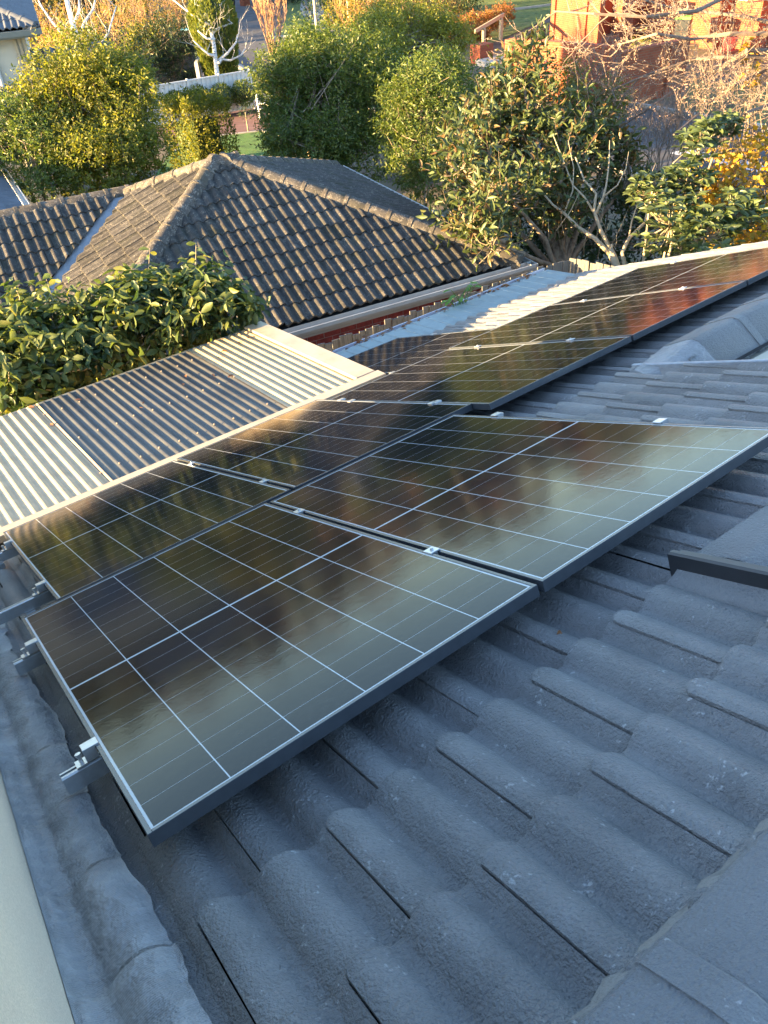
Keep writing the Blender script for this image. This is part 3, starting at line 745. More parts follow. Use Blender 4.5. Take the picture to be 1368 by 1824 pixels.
for y in (.25, .95, 1.65):
    x = .905
    for k in range(10):
        xx = .905 + PT * (2 * k + (1 if y == .95 else 0)); put('screw', sc_, patio, PM @ Matrix.Translation((xx, y + rng.uniform(-.02, .02), .0085)))

rg_ = np.random.default_rng(15); n = 16
P = np.stack([rg_.uniform(-.2, 2.95, n), rg_.uniform(.15, 1.0, n) ** .6 * 1.9, np.full(n, .012)], 1)
P = np.array([tuple(PM @ Vector(p)) for p in P])
o = put('fallen_leaves', leaves_mesh('fallen_leaves', P, rg_.normal(0, 1, (n, 3)) * np.array([1, 1, .1]), .05, .026, M['l_dead'], rg_, True, 0, .95, .4)); o['kind'] = 'stuff'
tag(o, 'few brown fallen leaves scattered on the corrugated patio roof', 'fallen leaves')
# ------------------------------------------------------------------ pale blue lean-to roof, its gutter, the weed
lean = thing('lean_to_roof', 'narrow pale blue ribbed steel lean-to roof below the panels', 'lean-to roof', (5, 5, GZ))
LS = R(9.0); LM = mat_of((0, 4.50, -2.235), Vector((1, 0, 0)), Vector((0, math.cos(LS), -math.sin(LS))), Vector((0, math.sin(LS), math.cos(LS))))
def ribbed(w_, L_, mat, pitch=.19):
    V = []; x = 0; pr = []
    while x < w_ - .001:
        for a, z in ((0, 0), (.10, 0), (.108, .007), (.122, .007), (.13, 0)):
            if x + a < w_: pr.append((x + a, z))
        x += pitch
    pr.append((w_, 0)); n = len(pr)
    m_ = MB(); m_.add([(a, 0, z) for a, z in pr] + [(a, L_, z) for a, z in pr], [(i, i + 1, n + i + 1, n + i) for i in range(n - 1)]); return m_.mesh('roof_sheet', mat)
x = 2.6
for k in range(6):
    put('roof_sheet', ribbed(.775, 1.0, M['sheetb']), lean, LM @ Matrix.Translation((x, 0, .002 * (k % 2)))); x += .76
mb = MB(); a = LM @ Vector((2.6, 1.0, -.02)); b = LM @ Vector((7.2, 1.0, -.02))
mb.extrude([(-.03, 0), (-.03, -.08), (.075, -.08), (.075, .012), (.088, .012), (.088, -.09), (-.04, -.09), (-.04, 0)], a, b, (0, 1, 0), (0, 0, 1)); mb.put('gutter', plain('lilac_gutter', (.50, .50, .56), .5, .1), lean)
mb = MB(); mb.box((2.6, 5.35, GZ), (2.7, 5.45, -2.45)); mb.box((7.05, 5.35, GZ), (7.15, 5.45, -2.45)); mb.box((2.6, 5.34, -2.62), (7.15, 5.44, -2.47)); mb.put('support_frame', M['timber'], lean)
rg_ = np.random.default_rng(12); n = 90
P = np.stack([3.9 + rg_.uniform(0, 1, n) ** .8 * 3.1, 5.50 + rg_.uniform(-.07, .06, n), np.full(n, -2.405) + rg_.uniform(0, .02, n)], 1)
o = put('leaf_litter', leaves_mesh('leaf_litter', P, rg_.normal(0, 1, (n, 3)) * np.array([1, 1, .15]), .075, .04, M['l_dead'], rg_, True, 0, .9, .4)); o['kind'] = 'stuff'
tag(o, 'brown dead leaves lying along the lean-to gutter', 'leaf litter')
weed = thing('weed', 'bright green leafy weed growing out of the lean-to gutter', 'weed', (5.72, 5.46, -2.42))
rng = random.Random(2); mb = MB(); PP = []; DD = []
for k in range(13):
    a = rng.uniform(0, 6.28); L_ = rng.uniform(.10, .24); b = Vector((5.72 + rng.uniform(-.1, .1), 5.47, -2.42)); tip = b + Vector((math.cos(a) * L_ * .7, math.sin(a) * L_ * .35, L_))
    mb.tube([b, b.lerp(tip, .5) + Vector((0, 0, .02)), tip], [.005, .004, .003], 4); PP.append(tuple(tip)); DD.append((math.cos(a), math.sin(a) * .5, .1))
mb.put('stem', M['l_weed'], weed)
lw = leaves_mesh('leaf', np.array([(0, 0, 0.)]), np.array([(0, 1., 0)]), .10, .06, M['l_weed'], np.random.default_rng(1), True, .3, .9, 0)
for p_, d_ in zip(PP, DD):
    d_ = Vector(d_).normalized(); put('leaf', lw, weed, Matrix.Translation(p_) @ d_.to_track_quat('Y', 'Z').to_matrix().to_4x4())

# ------------------------------------------------------------------ paling fence between the houses
fence = thing('paling_fence', 'weathered grey paling fence squeezed between the lean-to and the brick wall', 'fence', (6, 6.4, GZ))
rng = random.Random(21)
fa, fb, fc = Vector((3.3, 6.64, -2.85)), Vector((8.48, 6.26, -2.82)), Vector((8.95, 4.9, -2.78))
def palings(a, b, zb, parent):
    d = b - a; n = int(d.length / .098); t = d.normalized(); s_ = Vector((-t.y, t.x, 0)).normalized()
    for i in range(n):
        p_ = a + d * i / n; top = p_.z + rng.uniform(-.025, .025); h = top - zb; tl = rng.uniform(-.012, .012)
        q = MB(); w_ = .1005; off = .015 * (i % 2)
        f_ = rng.uniform(.0, .02)
        q.add([(0, 0, 0), (w_, 0, 0), (w_, .014, 0), (0, .014, 0), (tl, 0, h), (w_ + tl, 0, h - f_), (w_ + tl, .014, h - f_), (tl, .014, h)], [(0, 3, 2, 1), (4, 5, 6, 7), (0, 1, 5, 4), (1, 2, 6, 5), (2, 3, 7, 6), (3, 0, 4, 7)])
        m = mat_of((p_.x, p_.y, zb), t, s_, Vector((0, 0, 1))) @ Matrix.Translation((0, off, 0))
        put('paling', q.mesh('paling', M['paling']), parent, m)
    for z in (zb + .4, a.z - .35):
        q = MB(); q.tube([(a.x + s_.x * .05, a.y + s_.y * .05, z), (b.x + s_.x * .05, b.y + s_.y * .05, z)], .035, 4); q.put('fence_rail', M['paling'], parent)
palings(fa, fb, -4.6, fence); palings(fb + Vector((.02, -.02, 0)), fc, -4.6, fence)
mb = MB(); mb.box((3.2, 6.30, GZ), (9.2, 6.72, -4.6)); o = mb.put('garden_bank', M['soil']); o['kind'] = 'structure'

# ------------------------------------------------------------------ brick neighbour house
th = R(-9); E_ = Vector((math.cos(th), math.sin(th), 0)); B_ = Vector((-E_.y, E_.x, 0)); G_ = Vector((5.858, 7.023, -2.85))
def nl(s_, r_, h_): return G_ + E_ * s_ + B_ * r_ + Vector((0, 0, h_))
NP = 22.0; TT = math.tan(R(NP)); NG = .312
nb = thing('brick_house', 'low brown tiled hip roof house of red brick with a white gutter', 'house', tuple(nl(-1, 3, 0).xy) + (GZ,))
T2 = tile_mesh('roof_tile', M['ntile'], NG, .38, .036, .022, 22)
SR, SL, RB, AH = 2.12, -4.36, 6.26, 3.13      # right/left eave, back eave, apex run
def face(h, o): x, y, n = frame_of(h, NP); return mat_of(o, x, y, n), x
cs = 1 / math.cos(R(NP))
Ff, _ = face(-B_, nl(0, 0, .02))              # x = -s
# hips at 45 degrees in plan: inside when (s < SR - run) and (s > SL + run), run = -y/cs
roof_face(nb, Ff, (-SR - .3, -SL + .3), 11, NG, T2, .38, [(-SR, 0, 1, 1 / cs), (-SL, 0, -1, 1 / cs)], .06, 41, jit=.008)
Fl, _ = face(-E_, nl(SL, 0, .02))             # face sloping left: x along -(-E x..)
xl = Vector((Fl[0][0], Fl[1][0], Fl[2][0])); sgn = 1 if xl.dot(B_) > 0 else -1
WR, WH = 4.2, .80                              # wing ridge: run and height
# along-face coordinate a = sgn*x = r ; rows rise with run q = -y/cs ; wing front slope reaches height WH-(WR-r)*TT
vl = math.hypot(1, 1 / cs)
lf = [(0, 0, sgn, 1 / cs), (sgn * RB, 0, -sgn, 1 / cs)]
# valley: keep q*TT > WH-(WR-a)*TT  ->  q - a > WH/TT - WR
k0 = WH / TT - WR
lf.append((0, -(k0 + .10) * cs, -sgn, -1 / cs))
roof_face(nb, Fl, (min(0, sgn * RB) - .3, max(0, sgn * RB) + .3), 11, NG, T2, .38, lf, .02, 42, jit=.007)
# wing: front slope facing us, running out to the left
Fw, _ = face(-B_, nl(0, WR - WH / TT, .02))
# keep s < SL + q (valley on the main left face); x=-s -> x > -SL - q ; q measured from wing eave plus eave height 0
roof_face(nb, Fw, (-SL - 2.2, 11.0), 7, NG, T2, .38, [(-SL + .15, 0, 1, -(1 / cs)), (9.4, 0, -1, 0)], .11, 43, jit=.008)
# right, back and wing-back slopes: far side, one mass each
jl = []
Fr, _ = face(E_, nl(SR, 0, .02)); xr_ = Vector((Fr[0][0], Fr[1][0], Fr[2][0])); sg = 1 if xr_.dot(B_) > 0 else -1
T2c = tile_mesh('roof_tile', M['ntile'], NG, .38, .042, .024, 10, False)
roof_face(nb, Fr, (min(0, sg * RB) - .3, max(0, sg * RB) + .3), 11, NG, T2c, .38, [(0, 0, sg, 1 / cs), (sg * RB, 0, -sg, 1 / cs)], 0, 44, joined=jl)
Fk, _ = face(B_, nl(0, RB, .02))
roof_face(nb, Fk, (SL - .3, SR + .3), 11, NG, T2c, .38, [(SL, 0, 1, 1 / cs), (SR, 0, -1, 1 / cs)], 0, 45, joined=jl)
join_list('far_slope_tiles', jl, M['ntile'], nb)
# capping
nprof = [(-.135, -.075), (-.10, -.028), (-.06, .006), (-.02, .018), (.02, .018), (.06, .006), (.10, -.028), (.135, -.075)]
CN = cap_mesh('ridge_cap', M['ncap'], .40, nprof, .010)
apR, apL = nl(-1.02, AH, AH * TT + .10), nl(-1.22, AH, AH * TT + .10); CZ = .095
cap_run(nb, nl(SR + .02, -.02, CZ), apR, CN, .40, .06, M['ncap'], .13, .06, 11)
cap_run(nb, nl(SL, 0, CZ), apL, CN, .40, .06, M['ncap'], .13, .06, 12)
qh = (WH + .02) / TT
cap_run(nb, nl(SL + qh - .12, RB - qh + .12, WH - .05 + CZ), apL, CN, .40, .06, M['ncap'], .13, .06, 13)
cap_run(nb, nl(SR, RB, CZ), apR, CN, .40, .06, M['ncap'], .13, .06, 14)
cap_run(nb, apL, apR + E_ * .12, CN, .40, .06, M['ncap'], .13, .06, 15)
cap_run(nb, nl(-9.4, WR + .1, WH + CZ), nl(SL + qh - .02, WR + .1, WH + CZ), CN, .40, .06, M['ncap'], .13, .06, 16)
# valley tray
mb = MB(); pts = []
for q in np.linspace(.1, WH / TT - .02, 14):
    r_ = WR - (WH - q * TT) / TT; c = nl(SL + q, r_, q * TT)
    pts.append(c)
for i in range(len(pts) - 1):
    for s_ in (0,):
        a, b = pts[i], pts[i + 1]; dn = (b - a).normalized(); sd_ = Vector((dn.y, -dn.x, 0)).normalized()
        mb.add([a - sd_ * .125 + Vector((0, 0, .060)), a + Vector((0, 0, .022)), a + sd_ * .125 + Vector((0, 0, .060)), b - sd_ * .125 + Vector((0, 0, .060)), b + Vector((0, 0, .022)), b + sd_ * .125 + Vector((0, 0, .060))], [(0, 1, 4, 3), (1, 2, 5, 4)])
mb.put('valley_tray', plain('zinc_valley', (.26, .28, .31), .5, .15, 6, metal=.3), nb)
# underlay and wall core
mb = MB()
ap1, ap2 = nl(-1.12, AH, AH * TT - .03), nl(-1.12, AH, AH * TT - .03)
c4 = [nl(SR, 0, -.03), nl(SR, RB, -.03), nl(SL, RB, -.03), nl(SL, 0, -.03)]
mb.add(c4 + [ap1], [(3, 0, 4), (0, 1, 4), (1, 2, 4), (2, 3, 4)])
wq = WR - WH / TT
mb.add([nl(-9.4, wq, -.03), nl(SL + qh, wq, -.03), nl(SL + qh, WR + .1, WH - .03), nl(-9.4, WR + .1, WH - .03), nl(-9.4, 2 * WR - wq, -.03), nl(SL + qh, 2 * WR - wq, -.03)], [(0, 1, 2, 3), (3, 2, 5, 4)])
mb.put('sarking', M['dark'], nb)
def nbox(name, s0, s1, r0, r1, h0, h1, mat, bv=0):
    m = mat_of(G_, E_, B_, Vector((0, 0, 1))); q = MB()
    if bv: q.bbox((s0, r0, h0), (s1, r1, h1), bv, m)
    else: q.box((s0, r0, h0), (s1, r1, h1), m)
    return q.put(name, mat, nb)
nbox('wall_core', SL + .1, SR - .12, .027, RB - .12, GZ - G_.z, -.12, M['bmortar'])
nbox('wing_wall', -9.3, SL + .099, wq + .15, 2 * WR - wq - .1, GZ - G_.z, -.12, M['bmortar'])
nbox('fascia', SL, SR + .04, -.022, .0, -.20, -.03, M['gutter'])
nbox('fascia', SR + .02, SR + .04, .001, RB, -.20, -.03, M['gutter'])
nbox('soffit', SL, SR, .001, .14, -.20, -.19, M['white'])
m_ = mat_of(G_, E_, B_, Vector((0, 0, 1))); q = MB()
gp_ = [(-.024, .0), (-.024, -.085), (-.035, -.10), (-.115, -.10), (-.135, -.05), (-.128, -.012), (-.140, -.004), (-.150, -.010), (-.148, -.06), (-.12, -.112), (-.02, -.112)]
q.extrude(gp_, m_ @ Vector((SL, 0, 0)), m_ @ Vector((SR + .16, 0, 0)), B_, (0, 0, 1)); q.put('gutter', M['gutter'], nb)
q = MB(); q.extrude([(-a, b) for a, b in gp_], m_ @ Vector((SR + .04, -.15, 0)), m_ @ Vector((SR + .04, RB, 0)), E_, (0, 0, 1)); q.put('gutter', M['gutter'], nb)
bk = MB(); bk.bbox((0, 0, 0), (.23, .11, .076), .003); bk = bk.mesh('brick', M['brick'])
bk.transform(Matrix.Translation((0, 0, 0)))
rng = random.Random(5); lb = []
for row in range(9):
    z = -.205 - .086 * (row + 1); s0 = -1.98 + (.12 if row % 2 else 0); i = 0
    while s0 + i * .24 < SR - .36:
        m = m_ @ Matrix.Translation((s0 + i * .24 + rng.uniform(-.001, .001), .02 + rng.uniform(-.002, .002), z)) ; i += 1
        if row < 6: put('brick', bk, nb, m)
        else: lb.append((bk, m))
join_list('lower_bricks', lb, M['brick'], nb)
# ------------------------------------------------------------------ ground
def sheet(name, pts, z, mat, kind='structure'):
    mb = MB(); mb.add([(p[0], p[1], z) for p in pts], [tuple(range(len(pts)))]); o = mb.mesh(name, mat); o = put(name, o); o['kind'] = kind; return o
def strip(name, line, hw, z, mat):
    L_ = []; Rr = []
    for i, p in enumerate(line):
        a = Vector(line[max(i - 1, 0)]); b = Vector(line[min(i + 1, len(line) - 1)]); t = (b - a).normalized(); s_ = Vector((t.y, -t.x))
        L_.append(Vector(p) - s_ * hw[0]); Rr.append(Vector(p) + s_ * hw[1])
    n = len(line); mb = MB(); mb.add([(p.x, p.y, z) for p in L_ + Rr], [(i, n + i, n + i + 1, i + 1) for i in range(n - 1)])
    o = put(name, mb.mesh(name, mat)); o['kind'] = 'structure'; return L_, Rr
def kerb(name, line, w_, z, h, mat):
    mb = MB(); n = len(line); L_ = []; Rr = []
    for i, p in enumerate(line):
        a = Vector(line[max(i - 1, 0)]).xy; b = Vector(line[min(i + 1, n - 1)]).xy; t = (b - a).normalized(); s_ = Vector((t.y, -t.x)) * w_ / 2; p = Vector(p).xy
        L_.append(p - s_); Rr.append(p + s_)
    vs = [(p.x, p.y, zz) for zz in (z, z + h) for q in (L_, Rr) for p in q]
    fs = []
    for i in range(n - 1):
        fs += [(2 * n + i, 3 * n + i, 3 * n + i + 1, 2 * n + i + 1), (i, 2 * n + i, 2 * n + i + 1, i + 1), (n + i, n + i + 1, 3 * n + i + 1, 3 * n + i)]
    mb.add(vs, fs); o = put(name, mb.mesh(name, mat)); o['kind'] = 'structure'; return o
me = MB(); me.add([(-1500, -1500, GZ), (2500, -1500, GZ), (2500, 2500, GZ), (-1500, 2500, GZ)], [(0, 1, 2, 3)])
o = put('ground', me.mesh('ground', M['soil'])); o['kind'] = 'structure'
ROAD = [(23.2, -10), (23.0, 12), (23.2, 28), (24.6, 40), (29.5, 52), (38, 66), (50, 84)]
La, Ra = strip('road', ROAD, (3.4, 3.4), GZ + .008, M['asphalt'])
strip('side_street', [(26.5, 44.5), (40, 39.5), (70, 34)], (2.6, 2.6), GZ + .012, M['asphalt'])
kerb('kerb', [p for p in La], .16, GZ, .13, M['concrete'])
kerb('kerb', [p for p in Ra[:3]], .16, GZ, .13, M['concrete'])
kerb('kerb', [(27.6, 47.6), (28.6, 46.6), (30.5, 45.9), (45, 41.8), (70, 37)], .18, GZ, .14, M['concrete'])
sheet('verge', [(28.0, 47.4), (29.5, 46.6), (34, 45.2), (38, 56), (46, 69), (43, 70.5), (33.5, 55.5)], GZ + .03, M['verge'])
sheet('footpath', [(30.6, 46.9), (32.3, 46.2), (37.4, 56.5), (44.5, 67.8), (43.2, 68.6), (35.6, 57)], GZ + .036, M['concrete'])
sheet('nature_strip', [(19.0, 36.2), (19.7, 36.2), (21.0, 41), (25.4, 52), (24, 53), (19.2, 42)], GZ + .02, M['verge'])
sheet('crossover', [(18.7, 37.6), (21.3, 38.6), (21.9, 41.3), (19.2, 41.0)], GZ + .028, M['concrete'])
sheet('lawn', [(9, 19), (14.9, 22.5), (15.2, 27.4), (13.4, 28.2), (11.5, 27.4), (9, 24)], GZ + .018, M['grass'])
sheet('driveway', [(13.4, 28.25), (15.25, 27.45), (19.8, 29.5), (20.0, 33.5), (15.8, 31.8), (12, 30.5)], GZ + .03, M['pavers'])
kerb('driveway_edge', [(11.5, 27.35), (13.4, 28.2), (15.2, 27.4), (15.3, 24)], .12, GZ, .05, M['concrete'])
sheet('front_lawn', [(16.6, 31.9), (20.1, 33.6), (19.6, 36.3), (16.6, 34.8)], GZ + .022, M['verge'])
sheet('far_lawn', [(33, 34), (60, 46), (60, 60), (38, 46)], GZ + .03, M['verge'])
sheet('sunny_lawn', [(26.7, 10), (34, 13), (31, 20), (26.7, 17.5)], GZ + .03, M['verge'])
sheet('road_line', [(22.2, 11.4), (22.9, 11.2), (22.9, 14.3), (22.2, 14.4)], GZ + .014, M['white'])
# hill far behind the trees
mb = MB(); n = 60
for i in range(n + 1):
    a = R(-60 + 200 * i / n); rr = 900
    h = 8 + 5 * math.sin(i * .7) + 3 * math.sin(i * 1.9)
    for rad, z in ((420, GZ), (900, h), (1400, GZ)): mb.v.append((math.sin(a) * rad, math.cos(a) * rad, z))
for i in range(n):
    for c in (0, 1): b = i * 3 + c; mb.f.append((b, b + 3, b + 4, b + 1))
o = mb.put('hills', plain('far_hill', (.05, .065, .03), .95, .3, .02, rnd=False), smooth=True); o['kind'] = 'structure'

# ------------------------------------------------------------------ camellia over the patio roof
def blob(x, y, D, rx, ry=None, rz=None): return (at(x, y, D), (rx, ry or rx, rz or rx))
rg = np.random.default_rng(77); rng = random.Random(77)
cb = (1.9, 7.0, GZ)
cam_t = thing('camellia', 'glossy dark green camellia bush hanging over the patio roof edge', 'bush', cb)
blobs = [blob(30, 640, 7.6, .50, .5, .42), blob(120, 610, 7.7, .48, .5, .42), blob(215, 580, 7.75, .45, .48, .40), blob(300, 560, 7.7, .42, .45, .38), blob(370, 550, 7.65, .36, .36, .32), blob(60, 560, 7.9, .28, .3, .2), blob(345, 505, 7.75, .24, .24, .2), blob(180, 650, 7.5, .34, .34, .28), blob(415, 560, 7.6, .19, .2, .20), blob(60, 690, 7.4, .34, .3, .24), blob(255, 520, 7.95, .26, .3, .2), blob(-60, 640, 7.6, .5, .5, .4)]
low = [((2.3, 6.75, -2.75), (.9, .38, .65)), ((1.2, 7.0, -2.8), (.9, .4, .7)), ((3.05, 6.45, -2.55), (.35, .25, .55))]  # unseen lower foliage, added to keep the sun off the fence and lean-to
P, D, B0, OUT, L = sprigs(blobs, 680, 8, rg, .17, .2, .66, .76)
# stop leaves from growing through the patio roof
def clear(P, m=.02):
    q = (np.array([tuple(v) for v in P]) - np.array(tuple(po)))
    yy = q[:, 1]; zz = q[:, 2] + yy * math.tan(PS)
    return ~((yy < PLEN * math.cos(PS) + .02) & (zz < .06 + m))
k = clear(P, .05); P, D = P[k], D[k]
vd = (P - np.array(tuple(CAM))) @ np.array(tuple(ZF)); order = np.argsort(vd + rg.uniform(0, .35, len(vd)))
near, rest = order[:300], order[300:]
lp = []
for v in range(4): lp.append(leaves_mesh('leaf', np.array([(0, 0, 0.)]), np.array([(0, 1., 0)]), .135 * (.85 + .12 * v), .060 * (.85 + .12 * v), M['l_cam'], np.random.default_rng(v), True, .0, .95, 0))
X, Y, N = leaf_frames(P[near], D[near], rg, .45, .55)
for i in range(len(near)):
    p_ = P[near[i]]; m = Matrix(((X[i][0], Y[i][0], N[i][0], p_[0]), (X[i][1], Y[i][1], N[i][1], p_[1]), (X[i][2], Y[i][2], N[i][2], p_[2]), (0, 0, 0, 1)))
    put('leaf', lp[i % 4], cam_t, m)
put('foliage', leaves_mesh('foliage', P[rest], D[rest], .115, .052, M['l_cam'], rg, True, .45, .55, .25), cam_t, I4, None, 'stuff')
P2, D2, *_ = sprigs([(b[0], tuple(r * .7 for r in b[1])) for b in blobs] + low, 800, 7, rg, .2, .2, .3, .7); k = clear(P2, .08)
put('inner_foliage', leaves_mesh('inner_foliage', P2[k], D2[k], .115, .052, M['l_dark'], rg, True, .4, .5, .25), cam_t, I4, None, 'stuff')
mb = MB()
for b in blobs:
    c = Vector(b[0]); q = Vector(cb) + Vector((rng.uniform(-.3, .3), rng.uniform(-.2, .2), 0)); mid = Vector((c.x * .6 + q.x * .4, max(q.y, c.y) + .1, -3.2))
    mb.tube([q, mid, c, c + Vector((rng.uniform(-.1, .1), 0, .2))], [.05, .035, .02, .006], 6)
for kx in range(0, len(B0), 3):
    e = Vector(B0[kx]); c = Vector(blobs[rng.randrange(len(blobs))][0])
    if (c - e).length < .8: mb.tube([c, c.lerp(e, .6), e, e + Vector(OUT[kx]) * float(L[kx][0])], [.012, .009, .006, .002], 4, False)
mb.put('trunk', M['palebark'], cam_t, smooth=True)

# ------------------------------------------------------------------ magnolia with rust-backed leaves and bare boughs
mt = thing('magnolia', 'tall magnolia with rust backed leaves and bare pale lower boughs beside the brick house', 'tree', (9.9, 7.3, GZ))
rg = np.random.default_rng(31); rng = random.Random(31)
D0 = 12.3
mbl = [blob(870, 260, 12.6, .75, .7, .62), blob(940, 205, 12.4, .52, .6, .5), blob(938, 115, 12.6, .30, .34, .42), blob(1010, 280, 12.2, .62, .7, .45), blob(870, 360, 12.2, .55, .55, .4), blob(830, 400, 12.0, .38, .38, .25), blob(960, 330, 12.0, .58, .55, .42), blob(1085, 270, 12.6, .34, .4, .26), blob(1010, 380, 11.8, .34, .34, .26), blob(900, 200, 12.8, .5, .5, .45), blob(1120, 320, 12.6, .34, .34, .34), blob(838, 395, 10.9, .34, .3, .24), blob(878, 430, 10.8, .24, .22, .18), blob(905, 350, 11.1, .42, .35, .3), blob(825, 300, 11.6, .34, .34, .34), blob(1050, 215, 12.4, .32, .34, .28)]
P, D, B0, OUT, L = sprigs(mbl, 1150, 7, rg, .30, .9, .30, .62)
vd = (P - np.array(tuple(CAM))) @ np.array(tuple(ZF)); order = np.argsort(vd + rg.uniform(0, .5, len(vd))); near, rest = order[:280], order[280:]
lp = [leaves_mesh('leaf', np.array([(0, 0, 0.)]), np.array([(0, 1., 0)]), .15 * (.85 + .1 * v), .05, M['l_mag'], np.random.default_rng(v), True, 0, .95, 0) for v in range(4)]
X, Y, N = leaf_frames(P[near], D[near], rg, -.1, .4)
for i in range(len(near)):
    p_ = P[near[i]]; m = Matrix(((X[i][0], Y[i][0], N[i][0], p_[0]), (X[i][1], Y[i][1], N[i][1], p_[1]), (X[i][2], Y[i][2], N[i][2], p_[2]), (0, 0, 0, 1)))
    put('leaf', lp[i % 4], mt, m)
put('foliage', leaves_mesh('foliage', P[rest], D[rest], .15, .052, M['l_mag'], rg, True, -.1, .4, .25), mt, I4, None, 'stuff')
mb = MB()
root = at(1000, 470, 12.2); root2 = at(1103, 470, 11.3)
for b in mbl:
    c = Vector(b[0]); q = Vector((root.x + rng.uniform(-.1, .1), root.y + rng.uniform(-.1, .1), GZ)); s0 = Vector((root.x + rng.uniform(-.15, .15), root.y, root.z - .1))
    w1 = s0.lerp(c, .45) + Vector((rng.uniform(-.12, .12), rng.uniform(-.12, .12), rng.uniform(-.1, .1)))
    mb.tube([q, s0, w1, c, c + Vector((rng.uniform(-.2, .2), rng.uniform(-.1, .1), b[1][2]))], [.07, .055, .038, .022, .006], 6)
for kx in range(0, len(B0), 2):
    e = Vector(B0[kx]); c = Vector(min(mbl, key=lambda b: (Vector(b[0]) - e).length)[0]); mb.tube([c, c.lerp(e, .5) + Vector((0, 0, -.05)), e, e + Vector(OUT[kx]) * float(L[kx][0])], [.014, .011, .008, .003], 4, False)
mb.put('trunk', M['bark'], mt, smooth=True)
mb = MB()
def path(pts, r0, r1, n=6):
    k = len(pts); mb.tube(pts, [r0 + (r1 - r0) * i / (k - 1) for i in range(k)], n)
A_ = lambda x, y, d=11.4: at(x, y, d)
path([Vector((root2.x, root2.y, GZ)), A_(1100, 480), A_(1092, 458), A_(1086, 445)], .075, .05)
path([A_(1092, 458), A_(1060, 425), A_(1030, 405), A_(1005, 380), A_(985, 365), A_(950, 325)], .04, .012)
path([A_(1090, 450), A_(1070, 410), A_(1058, 375), A_(1062, 345), A_(1040, 320), A_(1025, 280)], .034, .008)
path([A_(1062, 380), A_(1075, 350), A_(1080, 330), A_(1085, 290), A_(1086, 250)], .022, .005)
path([A_(1058, 378), A_(1040, 350), A_(1020, 330), A_(1005, 290), A_(985, 240)], .02, .005)
path([A_(1005, 380), A_(1020, 340), A_(1022, 300), A_(1012, 250)], .014, .004)
path([A_(1075, 350), A_(1100, 330), A_(1115, 300), A_(1120, 270)], .014, .004)
path([A_(1112, 475), A_(1108, 450), A_(1120, 425), A_(1150, 395), A_(1155, 360), A_(1175, 330), A_(1200, 290), A_(1240, 255)], .034, .008)
path([A_(1150, 395), A_(1185, 352), A_(1200, 340)], .016, .005)
path([A_(1120, 425), A_(1125, 395), A_(1140, 350), A_(1145, 310)], .016, .005)
path([A_(1155, 360), A_(1152, 330), A_(1168, 290)], .012, .004)
path([A_(1086, 450), A_(1090, 436)], .034, .03)
for k in range(26):
    a = A_(rng.uniform(930, 1110), rng.uniform(400, 465), rng.uniform(11.4, 12.6)); b = a + Vector((rng.uniform(-.3, .3), rng.uniform(-.2, .2), rng.uniform(.3, .7)))
    path([a, a.lerp(b, .5) + Vector((rng.uniform(-.08, .08), 0, 0)), b], .011, .003, 4)
mb.put('bare_boughs', M['palebark'], mt, smooth=True)

# ------------------------------------------------------------------ broad leaved shrub and golden shrub at the right
bt = thing('broad_leaf_shrub', 'shrub of broad pale green leaf whorls behind the roof end', 'shrub', (9.6, 5.6, GZ))
rg = np.random.default_rng(51); rng = random.Random(51)
bbl = [blob(1195, 400, 10.6, .50, .5, .42), blob(1255, 420, 10.4, .45, .45, .35), blob(1250, 250, 11.0, .30, .3, .26), blob(1290, 225, 11.2, .2, .2, .15), blob(1160, 340, 10.9, .26, .26, .26), blob(1225, 320, 10.9, .30, .3, .24), blob(1310, 380, 10.4, .35, .35, .28)]
C0 = []
for b in bbl:
    for k in range(int(52 * b[1][0] / .35)):
        u = Vector((rng.gauss(0, 1), rng.gauss(0, 1), rng.gauss(.3, 1))).normalized(); C0.append(Vector(b[0]) + Vector((u.x * b[1][0], u.y * b[1][1], u.z * b[1][2])) * rng.uniform(.6, 1.05))
P = []; D = []
for c in C0:
    a0 = rng.uniform(0, 6.28); nlv = rng.randint(5, 7)
    for k in range(nlv):
        a = a0 + 6.283 * k / nlv; P.append(tuple(c)); D.append((math.cos(a), math.sin(a), rng.uniform(-.1, .6)))
P = np.array(P); D = np.array(D); vd = (P - np.array(tuple(CAM))) @ np.array(tuple(ZF)); order = np.argsort(vd + rg.uniform(0, .4, len(vd))); near, rest = order[:260], order[260:]
lp = [leaves_mesh('leaf', np.array([(0, 0, 0.)]), np.array([(0, 1., 0)]), .17 * (.85 + .1 * v), .062, M['l_broad'], np.random.default_rng(v), True, 0, .95, 0) for v in range(4)]
X, Y, N = leaf_frames(P[near], D[near], rg, .15, .8)
for i in range(len(near)):
    p_ = P[near[i]]; m = Matrix(((X[i][0], Y[i][0], N[i][0], p_[0]), (X[i][1], Y[i][1], N[i][1], p_[1]), (X[i][2], Y[i][2], N[i][2], p_[2]), (0, 0, 0, 1)))
    put('leaf', lp[i % 4], bt, m)
put('foliage', leaves_mesh('foliage', P[rest], D[rest], .15, .055, M['l_broad'], rg, True, .15, .8, .25), bt, I4, None, 'stuff')
mb = MB()
for b in bbl:
    c = Vector(b[0]); q = Vector((9.6, 5.6, GZ)); mb.tube([q, q.lerp(c, .5) + Vector((rng.uniform(-.2, .2), rng.uniform(-.2, .2), 0)), c], [.045, .03, .012], 5)
for c in C0:
    k = Vector(min(bbl, key=lambda b: (Vector(b[0]) - c).length)[0]); mb.tube([k, k.lerp(c, .5) + Vector((0, 0, -.05)), c], [.012, .009, .006], 4, False)
mb.put('trunk', M['palebark'], bt, smooth=True)
gb = at(1350, 400, 11.5)
